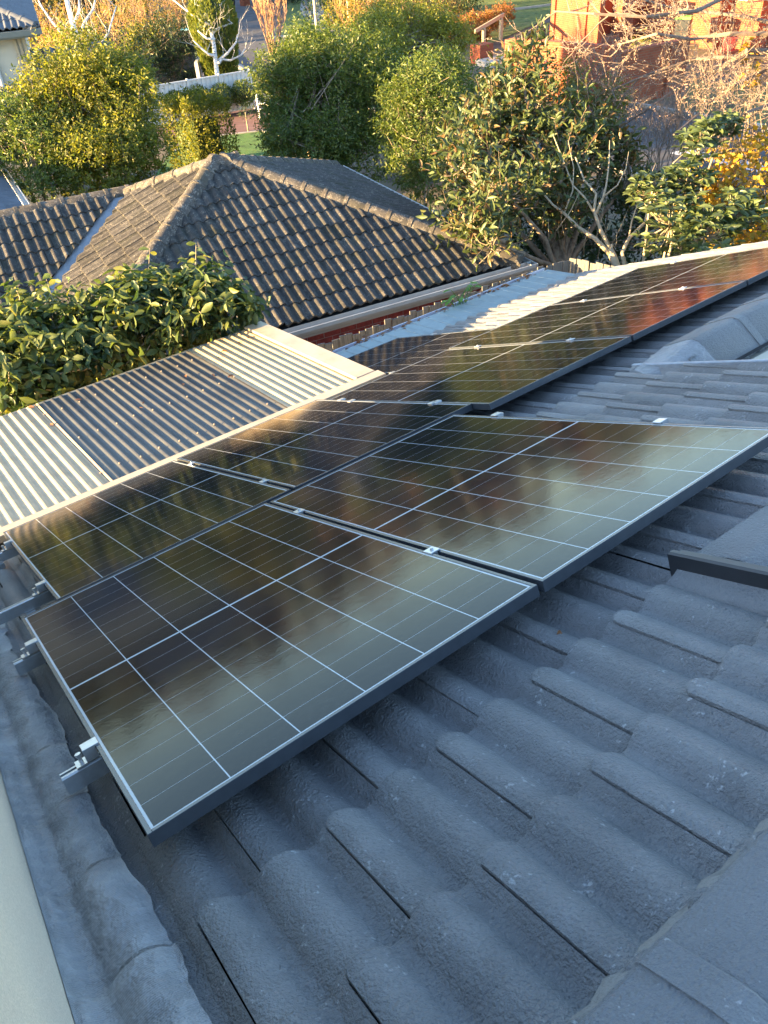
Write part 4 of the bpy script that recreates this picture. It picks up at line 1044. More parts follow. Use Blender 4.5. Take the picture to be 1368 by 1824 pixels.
shrub('golden_shrub', 'shrub of golden yellow and orange autumn leaves at the right edge above the roof', 'shrub', [blob(1340, 330, 11.6, .7, .6, .6), blob(1300, 400, 11.4, .5, .5, .35), blob(1370, 420, 11.2, .6, .5, .35), blob(1265, 360, 11.8, .35, .35, .3), blob(1340, 120, 12.5, .16, .16, .2)], 620, 6, .085, .07, M['l_gold'], 61, (gb.x, gb.y, GZ), .35, .3, .035, big=False, shell=.3, droop=.4, flat=.4, n_twig=160)
ub = at(1100, 430, 13.2)
shrub('dark_undergrowth', 'dark leafy undergrowth behind the bare boughs and fence', 'shrub', [blob(950, 400, 13.6, .8, .6, .7), blob(1080, 400, 13.2, .8, .6, .7), blob(1180, 420, 12.6, .7, .6, .6), blob(1000, 440, 12.9, .6, .5, .5), blob(1280, 440, 12.2, .7, .6, .5)], 900, 7, .10, .045, M['l_dark'], 62, (ub.x, ub.y, GZ), .3, .4, .03, shell=.2, n_twig=60)

# ------------------------------------------------------------------ hedges and big shrubs behind the brick house
hb = at(170, 330, 16.8)
shrub('sunlit_hedge_tree', 'big rounded hedge tree lit golden on its left beside the cream wall', 'hedge tree', lumpy([blob(168, 215, 16.8, 1.15, 1.2, 1.1), blob(105, 200, 17, .75, .8, .8), blob(228, 200, 16.6, .62, .8, .85), blob(180, 310, 16.2, 1.0, .9, .8), blob(222, 285, 16.2, .72, .8, .75), blob(215, 140, 17.2, .6, .6, .35), blob(130, 150, 17.2, .5, .5, .35)], 1), 6200, 8, .080, .036, M['l_hedge'], 71, (hb.x, hb.y, GZ), .30, .9, .07, shell=.72, n_twig=160)
hb = at(40, 330, 16.2)
shrub('shaded_shrub', 'dark olive shrub in shade at the left edge, in front of the golden hedge tree', 'shrub', lumpy([blob(30, 270, 16.0, .9, .8, .75), blob(70, 300, 15.6, .6, .6, .6), blob(15, 220, 16.3, .55, .6, .5), blob(80, 240, 16.0, .35, .4, .3), blob(95, 340, 15.4, .45, .5, .35)], 2), 1900, 8, .075, .03, M['l_photo'], 72, (hb.x, hb.y, GZ), .30, .5, .05, shell=.65, n_twig=80)
# clipped block hedge
def box_hedge(name, label, c, hx, hy, h, n, leaf, mat, seed, yaw=0):
    rg = np.random.default_rng(seed); t = thing(name, label, 'hedge', (c[0], c[1], GZ))
    P = rg.uniform(-1, 1, (n, 3)); f = rg.integers(0, 3, n); s_ = rg.choice([-1, 1], n)
    P[np.arange(n), f] = s_ * rg.uniform(.86, 1.05, n); D = np.zeros((n, 3)); D[np.arange(n), f] = s_; D += rg.normal(0, .5, (n, 3)); D[:, 2] += .4
    wob = 1 + .08 * np.sin(P[:, [1, 2, 0]] * 5)
    Q = P * wob * np.array([hx, hy, h / 2]) + np.array([0, 0, h / 2]); c_, s2 = math.cos(yaw), math.sin(yaw)
    Q = np.stack([Q[:, 0] * c_ - Q[:, 1] * s2 + c[0], Q[:, 0] * s2 + Q[:, 1] * c_ + c[1], Q[:, 2] + GZ], 1)
    Q = Q[Q[:, 2] > GZ]; D = D[:len(Q)]
    put('foliage', leaves_mesh('foliage', Q, D, leaf, leaf * .5, mat, rg, False, .1, .4), t, I4, None, 'stuff')
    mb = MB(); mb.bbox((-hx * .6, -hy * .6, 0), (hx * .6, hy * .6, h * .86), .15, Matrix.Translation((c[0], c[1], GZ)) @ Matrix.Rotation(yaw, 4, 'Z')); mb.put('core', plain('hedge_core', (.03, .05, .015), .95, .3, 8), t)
hc = at(352, 232, 20.5)
box_hedge('clipped_hedge', 'square clipped hedge between the hedge tree and the lawn', (hc.x, hc.y), .66, .66, hc.z - GZ + .75, 15000, .075, M['l_hedge'], 73, .25)
pb = at(570, 300, 19)
shrub('large_shrub', 'large dense green shrub with a golden crest behind the tiled ridge, largest of the greens', 'shrub', lumpy([blob(575, 200, 19.2, 1.08, 1.1, 1.1), blob(522, 170, 19.6, .55, .8, .75), blob(640, 190, 19.0, .95, 1, 1.0), blob(590, 110, 19.8, .85, .9, .5), blob(515, 245, 19.0, .45, .6, .6), blob(560, 270, 18.4, .9, .9, .7), blob(650, 280, 18.2, .8, .8, .6), blob(530, 110, 20, .5, .6, .4)], 3), 7800, 8, .088, .033, M['l_photo'], 74, (pb.x, pb.y, GZ), .36, 1.0, .06, shell=.66, n_twig=200)
pb = at(745, 350, 16.8)
shrub('mid_shrub', 'narrow mid green shrub between the largest shrub and the magnolia', 'shrub', lumpy([blob(760, 240, 17, .75, .75, .95), blob(730, 180, 17.4, .5, .5, .6), blob(765, 320, 16.6, .62, .6, .6), blob(790, 150, 17.6, .42, .5, .45), blob(715, 260, 17, .35, .4, .4)], 4), 2500, 8, .085, .03, M['l_photo'], 75, (pb.x, pb.y, GZ), .32, 1.0, .05, shell=.62, n_twig=120)
yb = at(740, 140, 23)
shrub('golden_topped_shrub', 'tall golden yellow sunlit shrub rising behind the largest shrub', 'shrub', lumpy([blob(700, 100, 23, 1.15, 1.1, .85), blob(740, 55, 23.4, .9, .9, .6), blob(655, 95, 22.6, .7, .8, .6), blob(790, 80, 23, .7, .7, .55), blob(800, 130, 22.4, .55, .6, .5), blob(690, 40, 23.8, .5, .6, .35)], 5), 3700, 8, .085, .034, M['l_yellow'], 76, (yb.x, yb.y, GZ), .36, 1.0, .06, shell=.6, n_twig=160)
sb = at(740, 190, 22)
shrub('hidden_shrub', 'green shrub filling the gap below the golden topped shrub', 'shrub', [blob(700, 190, 22, 1.1, 1, .9), blob(800, 200, 21.5, 1.0, 1, .9), blob(870, 180, 22.5, .9, .9, .7)], 1700, 8, .09, .034, M['l_photo'], 79, (sb.x, sb.y, GZ), .3, .8, .05, shell=.6, n_twig=40)

# ------------------------------------------------------------------ front garden: fence, topiary, bench end, paling, cypress
wf = thing('steel_fence', 'white corrugated steel fence behind the row of clipped ball trees', 'fence', tuple(gp(380, 200))[:2] + (GZ,))
FA, FB = gp(255, 232), gp(447, 197); FA = FA + (FA - FB).normalized() * .5; FB = FB + (FB - FA).normalized() * .2
fd = (FB - FA); fl = fd.length; ft = fd.normalized(); fn = Vector((-ft.y, ft.x, 0)); FMx = mat_of(FA, ft, fn, Vector((0, 0, 1))); FH = 1.42
nps = 4
for i in range(nps):
    x0 = fl * i / nps; x1 = fl * (i + 1) / nps; pr = []; x = x0 + .04
    while x < x1 - .05:
        for a, b in ((0, 0), (.06, 0), (.085, .028), (.145, .028), (.17, 0)): pr.append((min(x + a, x1 - .03), b))
        x += .19
    mb = MB(); n = len(pr); mb.add([FMx @ Vector((a, b, .08)) for a, b in pr] + [FMx @ Vector((a, b, FH)) for a, b in pr], [(i_, i_ + 1, n + i_ + 1, n + i_) for i_ in range(n - 1)])
    mb.put('panel', M['white'], wf)
    mb = MB(); mb.box((x0 + .03, -.02, FH - .005), (x1 - .03, .05, FH + .045), FMx); mb.put('rail', M['white'], wf)
for i in range(nps + 1):
    mb = MB(); x = fl * i / nps; mb.box((x - .03, -.03, 0), (x + .03, .06, FH + .06), FMx); mb.bbox((x - .036, -.036, FH + .06), (x + .036, .066, FH + .085), .01, FMx); mb.put('post', M['white'], wf)
def topiary(px, py, D, r, label, rz=None):
    c = at(px, py, D); t = thing('topiary_tree', label, 'topiary', (c.x, c.y, GZ), 'clipped ball trees along the white fence'); rg = np.random.default_rng(int(px))
    n = 1500; U = unit(rg.normal(0, 1, (n, 3))); rr = r * rg.uniform(.82, 1.08, (n, 1)); P = np.array(tuple(c)) + U * rr * np.array([1, 1, (rz or r) / r]); Dv = U + rg.normal(0, .5, (n, 3)) + np.array([0, 0, .4])
    put('foliage', leaves_mesh('foliage', P, Dv, .075, .035, M['l_photo'], rg), t, I4, None, 'stuff')
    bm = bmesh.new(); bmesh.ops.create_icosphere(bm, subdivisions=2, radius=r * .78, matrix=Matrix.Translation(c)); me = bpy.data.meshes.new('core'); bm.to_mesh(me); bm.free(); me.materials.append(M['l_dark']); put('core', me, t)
    mb = MB(); mb.tube([(c.x, c.y, GZ), (c.x + .02, c.y, GZ + (c.z - GZ) * .5), (c.x, c.y, c.z)], .025, 6); mb.put('trunk', M['bark'], t)
topiary(352, 176, 31.0, .46, 'clipped ball tree on the left of the full row along the white fence')
topiary(395, 172, 31.2, .44, 'clipped ball tree in the middle of the row, its thin trunk in view')
topiary(433, 166, 31.4, .44, 'clipped ball tree at the right end of the white fence')
topiary(313, 182, 30.6, .36, 'half hidden clipped ball tree peeping above the square hedge')
c = at(437, 200, 29.0); t = thing('small_standard_tree', 'small sparse standard tree on a dark thin stem beside the red paving', 'tree', (c.x, c.y, GZ))
rg = np.random.default_rng(3); P, D, *_ = sprigs([((c.x, c.y, c.z), (.3, .3, .2))], 90, 6, rg, .15, .3, .3); put('foliage', leaves_mesh('foliage', P, D, .05, .015, M['l_dark'], rg), t, I4, None, 'stuff')
mb = MB(); mb.tube([(c.x, c.y, GZ), (c.x, c.y, c.z)], [.035, .025], 6); mb.put('trunk', M['bark'], t)
sheet('garden_bed', [tuple((FA + fn * -.1).xy), tuple((FB + fn * -.1).xy), tuple((FB - fn * .8).xy), tuple((FA - fn * .8).xy)], GZ + .035, plain('bark_mulch', (.09, .045, .035), .95, .4, 8, .6, .02, 60, rnd=False))
# white garden bench end
c = gp(464, 216); t = thing('garden_bench', 'white slatted garden bench, its end showing left of the largest shrub', 'bench', (c.x, c.y, GZ)); bm_ = Matrix.Translation(c) @ Matrix.Rotation(R(20), 4, 'Z')
for x in (0, 1.1):
    mb = MB(); mb.box((x, 0, 0), (x + .06, .06, .95), bm_); mb.box((x, -.5, 0), (x + .06, -.44, .62), bm_); mb.box((x - .01, -.52, .62), (x + .07, .0, .66), bm_); mb.put('leg', M['white'], t)
for k in range(4): mb = MB(); mb.box((0, -.46 + k * .12, .42), (1.16, -.37 + k * .12, .445), bm_); mb.put('seat_slat', M['white'], t)
for k in range(3): mb = MB(); mb.box((.0, .062, .55 + k * .14), (1.16, .08, .65 + k * .14), bm_); mb.put('back_slat', M['white'], t)
# grey paling fence across the drive
pf = thing('grey_paling_fence', 'old grey paling fence standing across the drive behind the white fence', 'fence', tuple(gp(310, 148))[:2] + (GZ,))
a = gp(255, 163); b = gp(355, 137); a = a + (a - b) * .35
rng = random.Random(44); d_ = b - a; n = int(d_.length / .14); tt_ = d_.normalized(); nn = Vector((-tt_.y, tt_.x, 0))
for i in range(n):
    p_ = a + d_ * i / n; h = 1.42 + rng.uniform(-.02, .02); m = mat_of((p_.x, p_.y, GZ), tt_, nn, Vector((0, 0, 1)))
    q = MB(); q.box((0, .012 * (i % 2), .1), (.13, .02 + .012 * (i % 2), h), m); q.put('paling', M['paling'], pf)
mb = MB(); m = mat_of((a.x, a.y, GZ), tt_, nn, Vector((0, 0, 1))); mb.box((0, -.03, .02), (d_.length, .0, .16), m); mb.put('plinth', M['paling'], pf)
wp = gp(362, 150); t = thing('rendered_pier', 'white rendered wall end beside the paling fence', 'wall', (wp.x, wp.y, GZ)); mb = MB(); m = Matrix.Translation(wp) @ Matrix.Rotation(R(60), 4, 'Z'); mb.bbox((-.9, 0, 0), (.9, .16, 1.05), .02, m); mb.put('wall', M['white'], t)
sheet('asphalt_drive', [tuple(gp(230, 178).xy), tuple(gp(355, 152).xy), tuple(gp(352, 142).xy), tuple(gp(230, 168).xy)], GZ + .024, M['asphalt'])
# cypress
cc = gp(398, 150, GZ); ct = thing('clipped_cypress', 'tall clipped conical cypress, gold on the left and green in front', 'cypress', (cc.x, cc.y, GZ))
rg = np.random.default_rng(90); n = 9000; zz = rg.uniform(0, 1, n); prf = 1.12 * np.minimum(1, .62 + .55 * zz) * np.sqrt(np.clip(1 - np.maximum(0, (zz - .55) / .45) ** 2.6, 0, 1)); an = rg.uniform(0, 6.283, n); rr = prf * rg.uniform(.82, 1.02, n)
P = np.stack([cc.x + np.cos(an) * rr, cc.y + np.sin(an) * rr, GZ + .1 + zz * 3.65], 1); D = np.stack([np.cos(an) * .5, np.sin(an) * .5, np.full(n, 1.0)], 1) + rg.normal(0, .3, (n, 3))
put('foliage', leaves_mesh('foliage', P, D, .16, .05, M['l_cyp'], rg, False, 0, .2), ct, I4, None, 'stuff')
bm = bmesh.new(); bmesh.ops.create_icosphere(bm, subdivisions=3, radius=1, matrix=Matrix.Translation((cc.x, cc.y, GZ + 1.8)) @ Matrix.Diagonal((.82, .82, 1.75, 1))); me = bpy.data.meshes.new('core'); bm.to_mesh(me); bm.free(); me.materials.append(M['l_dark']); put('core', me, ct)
# silver birches
def birch(label, pts, rads, limbs, seed, D):
    rng = random.Random(seed); base = Vector(pts[0]); t = thing('silver_birch', label, 'tree', (base.x, base.y, GZ), 'bare silver birches')
    mb = MB(); mb.tube([(base.x, base.y, GZ)] + pts, [rads[0] * 1.15] + rads, 8); mb.put('trunk', M['birch'], t, smooth=True)
    mb = MB()
    for l in limbs:
        k = len(l); mb.tube([at(x, y, D) + Vector((0, rng.uniform(-.2, .2), 0)) for x, y in l], [.06 * (1 - i / k) + .01 for i in range(k)], 6)
        for i in range(1, k):
            grow(mb, rng, at(*l[i], D), (rng.uniform(-1, 1), rng.uniform(-.6, .6), rng.uniform(.3, 1)), rng.uniform(.5, .9), .014, 2, .6, .2, (1, 2), .2, .5, 4)
    mb.put('limb', M['birch'], t, smooth=True)
birch('white birch in front of the clipped cypress, single straight trunk', [at(388, 148, 35), at(386, 125, 35), at(381, 80, 35), at(373, 40, 35), at(370, -10, 35), at(368, -60, 35)], [.11, .105, .095, .08, .07, .05],
      [[(387, 112), (398, 107), (412, 108), (428, 98), (437, 85)], [(387, 112), (405, 95), (420, 75), (424, 62)], [(384, 100), (368, 96), (355, 85), (345, 72)], [(380, 70), (365, 68), (352, 55)], [(376, 60), (395, 48), (415, 42)], [(372, 45), (352, 32), (335, 20), (300, -5)], [(371, 15), (352, 8), (340, -5)], [(372, 20), (395, 8), (405, -10)]], 1, 35)
birch('forked white birch at the upper left among the autumn shrubs', [at(150, 115, 30), at(146, 98, 30), at(138, 76, 30), at(134, 60, 30), at(128, 35, 30), at(120, 5, 30), at(117, -40, 30)], [.16, .15, .14, .12, .10, .09, .06],
      [[(138, 76), (115, 62), (90, 38), (72, 12), (62, -15)], [(138, 70), (150, 40), (165, 15), (170, -10)], [(142, 85), (152, 72), (160, 60)], [(130, 45), (138, 20), (140, -10)], [(170, 108), (180, 82), (190, 58), (204, 10)]], 2, 30)
# autumn shrubs
AU = [(95, 60, 31, 1.2, 'l_autumn'), (200, 40, 38, 1.6, 'l_autumn'), (150, 85, 33, 1.1, 'l_yellow'), (258, 22, 46, 1.5, 'l_autumn'), (312, 12, 50, 1.5, 'l_autumn'), (110, 100, 30, .8, 'l_yellow'), (205, 100, 31, 1.0, 'l_dark')]
an = ['loose orange shrub beside the cream house eave', 'tall orange brown shrub behind the forked birch', 'yellow leaved shrub below the forked birch fork', 'twiggy amber shrub in the row right of the forked birch', 'far pinkish orange shrub left of the straight birch', 'low yellow shrub above the dark ridge by the cream wall', 'dark green shrub behind the crest of the golden hedge tree']
for k, (x, y, D, r, mt_) in enumerate(AU):
    c = at(x, y, D); t, rg, rng = shrub('autumn_shrub', an[k], 'shrub', [((c.x, c.y, c.z), (r, r, r * .9)), ((c.x + .5, c.y, c.z - r * .8), (r * .9, r, r * .9))], 520, 5, .11, .06, M[mt_], 200 + k, (c.x, c.y, GZ), .5, .5, .05, 'autumn shrubs at the upper left', shell=.3, n_twig=40, bark='twigo')
    mb = MB()
    for j in range(9): grow(mb, rng, (c.x + rng.uniform(-.4, .4), c.y + rng.uniform(-.4, .4), max(GZ, c.z - r * 1.3)), (rng.uniform(-.5, .5), rng.uniform(-.5, .5), 1), r * .95, .022, 3, .55, .25, (1, 3), .16, .55, 4, None, .006)
    mb.put('twigs', M['twigo'], t)
c = at(292, 72, 37); shrub('dark_conifer', 'dark green spreading conifer above the grey paling fence', 'shrub', [((c.x, c.y, c.z), (1.5, 1.3, .8)), ((c.x + .8, c.y - .3, c.z - .8), (1.4, 1.2, .8)), ((c.x - 1.2, c.y, c.z - .6), (1.0, 1, .8))], 1500, 7, .13, .04, M['l_dark'], 230, (c.x, c.y, GZ), .5, .1, .06, shell=.5)
c = at(255, 85, 37); shrub('yellow_shrub', 'yellow green shrub left of the dark conifer', 'shrub', [((c.x, c.y, c.z), (.9, .9, .9))], 420, 6, .11, .06, M['l_yellow'], 231, (c.x, c.y, GZ), .4, .5, .04, shell=.4)

# ------------------------------------------------------------------ street things
sb_ = gp(486, 103); t = thing('street_tree', 'bare vase shaped street tree glowing orange by the road', 'tree', (sb_.x, sb_.y, GZ)); mb = MB(); rng = random.Random(5)
for k in range(8):
    a = k / 8 * 6.28; grow(mb, rng, sb_ + Vector((math.cos(a) * .08, math.sin(a) * .08, 0)), (math.cos(a) * .38, math.sin(a) * .38, 1), 1.45, .05, 4, .42, .42, (2, 2), .12, .6, 5, None, .009, .66)
mb.put('branches', M['twigo'], t)
pb_ = gp(566, 71); t = thing('light_pole', 'slender pale street light pole at the kerb corner', 'pole', (pb_.x, pb_.y, GZ)); mb = MB(); mb.tube([pb_, pb_ + Vector((0, 0, 7.5))], [.085, .055], 10); mb.put('shaft', M['concrete'], t); mb = MB(); mb.tube([pb_ + Vector((0, 0, 7.4)), pb_ + Vector((-.6, -.4, 7.9)), pb_ + Vector((-1.4, -.9, 8.0))], .035, 6); mb.put('arm', M['alu'], t)
mb = MB(); mb.bbox((-.3, -.1, 0), (.3, .1, .12), .03, Matrix.Translation(pb_ + Vector((-1.6, -1.0, 7.95)))); mb.put('lamp', M['alu'], t)
sp = gp(622, 55); t = thing('street_sign', 'small pale street name blade on a thin post', 'sign', (sp.x, sp.y, GZ)); mb = MB(); mb.tube([sp, sp + Vector((0, 0, 2.6))], .03, 6); mb.put('post', M['alu'], t); mb = MB(); mb.box((-.5, -.012, 2.4), (.5, .012, 2.58), Matrix.Translation(sp) @ Matrix.Rotation(R(-30), 4, 'Z')); mb.put('blade', M['concrete'], t)
def bin_(x, y, lid, label, z=GZ, D=None):
    p_ = gp(x, y) if D is None else at(x, y, D); p_ = Vector((p_.x, p_.y, GZ if D is None else p_.z)); t = thing('wheelie_bin', label, 'bin', tuple(p_), 'wheelie bins'); m = Matrix.Translation(p_) @ Matrix.Rotation(R(25), 4, 'Z')
    mb = MB(); mb.add([m @ Vector(v) for v in [(-.22, -.25, .08), (.22, -.25, .08), (.22, .25, .08), (-.22, .25, .08), (-.28, -.33, .95), (.28, -.33, .95), (.28, .33, .95), (-.28, .33, .95)]], [(0, 3, 2, 1), (0, 1, 5, 4), (1, 2, 6, 5), (2, 3, 7, 6), (3, 0, 4, 7), (4, 5, 6, 7)]); mb.put('body', M['binblack'], t)
    mb = MB(); mb.bbox((-.30, -.35, .955), (.30, .37, 1.05), .04, m); mb.put('lid', M[lid], t)
    for s_ in (-1, 1): mb = MB(); mb.tube([m @ Vector((s_ * .24, .28, .1)), m @ Vector((s_ * .29, .28, .1))], .1, 10); mb.put('wheel', M['barblack'], t)
bin_(343, 86, 'bluebin', 'dark wheelie bin with a blue lid beyond the cypress')
bin_(412, 18, 'greenbin', 'wheelie bin with a bright green lid on the far side of the road')
c = at(1212, 90, 36); bin_(1212, 76, 'greenbin', 'green lidded bin against the red brick house', D=36)
for k, (x, y, col) in enumerate(((437, 10, 'timber'), (462, 4, 'barblack'))):
    p_ = gp(x, y); t = thing('gate_pier', ['sunlit square brick pier across the road', 'dark brick pier across the road, right of the sunlit one'][k], 'pier', (p_.x, p_.y, GZ)); mb = MB(); mb.bbox((-.3, -.3, 0), (.3, .3, 1.5), .03, Matrix.Translation(p_)); mb.put('pier', M['orangebrick'] if k == 0 else M['slate'], t)
    mb = MB(); mb.bbox((-.36, -.36, 1.5), (.36, .36, 1.6), .04, Matrix.Translation(p_)); mb.put('coping', M['concrete'], t)
# trees and shrubs past the corner
CT = [(585, 25, 50, 1.6, 'l_dark', 'dark shrub behind the light pole'), (620, 30, 48, 1.4, 'l_yellow', 'yellow shrub right of the light pole'), (600, 0, 56, 2.2, 'l_far', 'loose tree above the light pole corner'), (660, 12, 44, 1.3, 'l_autumn', 'twiggy amber shrub right of the street sign'), (720, 5, 46, 1.6, 'l_autumn', 'amber scrub behind the golden topped shrub'), (790, 15, 48, 1.6, 'l_autumn', 'amber scrub left of the red flower bed'), (820, 8, 52, 1.3, 'l_dark', 'small dark shrub above the red flower bed'), (520, -8, 62, 1.6, 'l_dark', 'dark hedge at the far end of the footpath')]
for k, (x, y, D, r, mt_, lb_) in enumerate(CT):
    c = at(x, y, D); t, rg, rng = shrub('corner_shrub', lb_, 'shrub', [((c.x, c.y, c.z), (r, r, r)), ((c.x + .4, c.y, c.z - r), (r, r, r))], 560, 6, .16, .075, M[mt_], 260 + k, (c.x, c.y, GZ), .5, .5, .06, 'shrubs past the street corner', shell=.35, n_twig=30, bark='twigo')
    if mt_ in ('l_autumn', 'l_yellow'):
        mb = MB()
        for j in range(8): grow(mb, rng, (c.x + rng.uniform(-.6, .6), c.y + rng.uniform(-.6, .6), max(GZ, c.z - r * 1.5)), (rng.uniform(-.4, .4), rng.uniform(-.4, .4), 1), r * 1.0, .03, 3, .5, .25, (1, 3), .15, .55, 4, None, .009)
        mb.put('twigs', M['twigo'], t)

# ------------------------------------------------------------------ red flower bed, stairs, brick walls and brick house at the right
for k, (x, y, D, r) in enumerate(((812, 55, 41, .6), (838, 45, 42, .65), (868, 38, 43, .65), (895, 28, 44, .7), (855, 62, 40, .4))):
    c = at(x, y, D); shrub('flower_shrub', ['leftmost orange red garden shrub by the stair rail', 'second orange red garden shrub from the left', 'orange red garden shrub behind the stair rail', 'yellow red garden shrub near the lawn', 'small orange garden shrub below the stair rail'][k], 'shrub', [((c.x, c.y, c.z), (r, r, r * .7))], 300, 6, .10, .06, M['l_red'], 300 + k, (c.x, c.y, GZ), .25, .8, .03, 'orange red garden shrubs', shell=.3, n_twig=10)
hp = at(867, 92, 37); t = thing('stair_rail', 'raw timber stair handrail on a brick pier', 'handrail', (hp.x, hp.y, GZ)); mb = MB()
a, b = at(846, 56, 37.2), at(897, 26, 39.5); mb.extrude([(-.05, -.08), (.05, -.08), (.05, .08), (-.05, .08)], a, b, (0, 1, 0), (0, 0, 1)); mb.put('handrail', M['timber'], t)
for x, y, D in ((862, 50, 37.7), (893, 32, 39.2)): p_ = at(x, y, D); mb = MB(); mb.box((p_.x - .07, p_.y - .07, p_.z - .95), (p_.x + .07, p_.y + .07, p_.z), None); mb.put('post', M['timber'], t)
mb = MB(); p_ = at(860, 92, 37.4); mb.bbox((p_.x - .5, p_.y - .35, GZ), (p_.x + .35, p_.y + .35, p_.z + .35), .02); mb.put('pier', M['orangebrick'], t)
mb = MB(); mb.bbox((p_.x - .8, p_.y - 1.5, GZ), (p_.x + 1.6, p_.y - .36, GZ + .25), .02); mb.put('landing', M['concrete'], t)
bwm = lambda name, pa, pb, h, label, z=GZ, w_=.24: None
def bwall(name, pa, pb, h, label, coping=True, thick=.24, cat='wall'):
    a, b = Vector((pa.x, pa.y, GZ)), Vector((pb.x, pb.y, GZ)); d = b - a; t_ = d.normalized(); m = mat_of(a, t_, Vector((-t_.y, t_.x, 0)), Vector((0, 0, 1))); th_ = thing(name, label, cat, tuple(a))
    mb = MB(); mb.box((0, 0, 0), (d.length, thick, h), m); mb.put('wall', M['orangebrick'], th_)
    if coping: mb = MB(); mb.bbox((-.03, -.03, h), (d.length + .03, thick + .03, h + .09), .012, m); mb.put('coping', M['orangebrick'], th_)
    x = 0
    while x < d.length:
        mb = MB(); mb.box((x - .18, -.10, 0), (x + .18, thick + .02, h + .05), m); mb.put('pier', M['orangebrick'], th_); x += 2.9
    return th_
cn = gp(1088, 196); cl = gp(905, 172); crr = gp(1215, 165)
top = lambda x, y, p_: None
bwall('garden_wall', cl, cn, 1.95, 'long orange brick garden wall, dappled with light, behind the magnolia')
bwall('garden_wall', cn + Vector((.02, 0.02, 0)), crr, 1.75, 'shaded brick garden wall that turns right from the lit corner')
c1 = gp(1000, 60); c2 = gp(1085, 40); bwall('back_wall', at(985, 62, 40), at(1066, 45, 36.5), 2.3, 'shaded inner brick wall behind the garden wall')
hs = thing('red_brick_house', 'large orange red brick house with square pillars at the top right', 'house', tuple(at(1180, 60, 42))[:2] + (GZ,))
o_ = at(1165, 60, 39.5); ex = (at(1400, 90, 36) - at(1060, 20, 44)); ex.z = 0; ex.normalize(); ey = Vector((-ex.y, ex.x, 0)); HMx = mat_of((o_.x, o_.y, GZ), ex, ey, Vector((0, 0, 1)))
def hb_(name, x0, x1, y0, y1, z0, z1, mat): mb = MB(); mb.bbox((x0, y0, z0), (x1, y1, z1), .01, HMx); return mb.put(name, mat, hs)
hb_('wall', -7, 9, .5, 5, 0, 5.6, M['orangebrick'])
for x in (-3.9, -1.6, .3, 3.6, 5.8): hb_('pillar', x - .42, x + .42, -.35, .55, 0, 5.6, M['orangebrick'])
for x0, x1 in ((-6.5, -5.1), (-3.2, -2.2), (1.2, 2.8), (4.3, 5.2)):
    hb_('window', x0, x1, .44, .52, 1.9, 3.6, M['white']); hb_('pane', x0 + .07, x1 - .07, .425, .435, 1.97, 3.53, M['cell'])
mb = MB(); mb.add([HMx @ Vector(v) for v in ((-7.6, -.9, 5.5), (9.6, -.9, 5.5), (9.6, 5.9, 5.5), (-7.6, 5.9, 5.5), (-4, 2.5, 7.6), (6, 2.5, 7.6))], [(0, 1, 5, 4), (1, 2, 5), (2, 3, 4, 5), (3, 0, 4), (3, 2, 1, 0)]); mb.put('roof', M['ntile'], hs)
p_ = at(1300, 75, 34.5); t = thing('red_bucket', 'bright red tub standing by the brick pillar under the bare branches', 'tub', (p_.x, p_.y, p_.z - .3)); mb = MB(); mb.tube([(p_.x, p_.y, p_.z - .3), (p_.x, p_.y, p_.z + .15), (p_.x, p_.y, p_.z + .16), (p_.x, p_.y, p_.z - .2)], [.24, .33, .30, .2], 14, True); mb.put('tub', M['redcloth'], t)
mb = MB(); mb.box((p_.x - .4, p_.y - .4, GZ), (p_.x + .4, p_.y + .4, p_.z - .302)); mb.put('plinth', M['orangebrick'], t)
bp_ = at(1062, 274, 11.9)
# low planting on the verge in front of the brick walls
for k, (x, y, D, r, mt_, lb_) in enumerate(((1010, 150, 27, .7, 'l_hedge', 'grey green shrub before the orange garden wall'), (1140, 100, 33, .55, 'l_yellow', 'yellow green plant before the shaded brick wall'), (930, 150, 28, .7, 'l_photo', 'green shrub behind the magnolia top'), (1090, 170, 27, .5, 'l_hedge', 'small shrub at the foot of the lit wall corner'))):
    c = at(x, y, D); shrub('verge_shrub', lb_, 'shrub', [((c.x, c.y, c.z), (r, r, r)), ((c.x, c.y, (c.z + GZ) / 2), (r, r, r))], 320, 6, .11, .05, M[mt_], 330 + k, (c.x, c.y, GZ), .4, .9, .04, 'low planting by the brick walls', shell=.3, n_twig=20)
rng = random.Random(17)
for k, (x, y, D, lb_) in enumerate(((1060, 150, 27, 'leafless twiggy shrub before the orange brick wall'), (1180, 230, 20, 'grey leafless shrub by the shaded road'), (1240, 200, 21, 'thicket of bare grey stems right of the shaded road'), (1330, 190, 22, 'bare pinkish shrub by the sunny lawn'))):
    c = at(x, y, D); t = thing('bare_shrub', lb_, 'shrub', (c.x, c.y, GZ), 'leafless shrubs along the road'); mb = MB()
    for j in range(8): grow(mb, rng, (c.x + rng.uniform(-.3, .3), c.y + rng.uniform(-.3, .3), GZ), (rng.uniform(-.4, .4), rng.uniform(-.4, .4), 1), 1.0, .025, 4, .5, .2, (1, 3), .16, .55, 4, None, .004, .72)
    mb.put('branches', M['twig'], t)
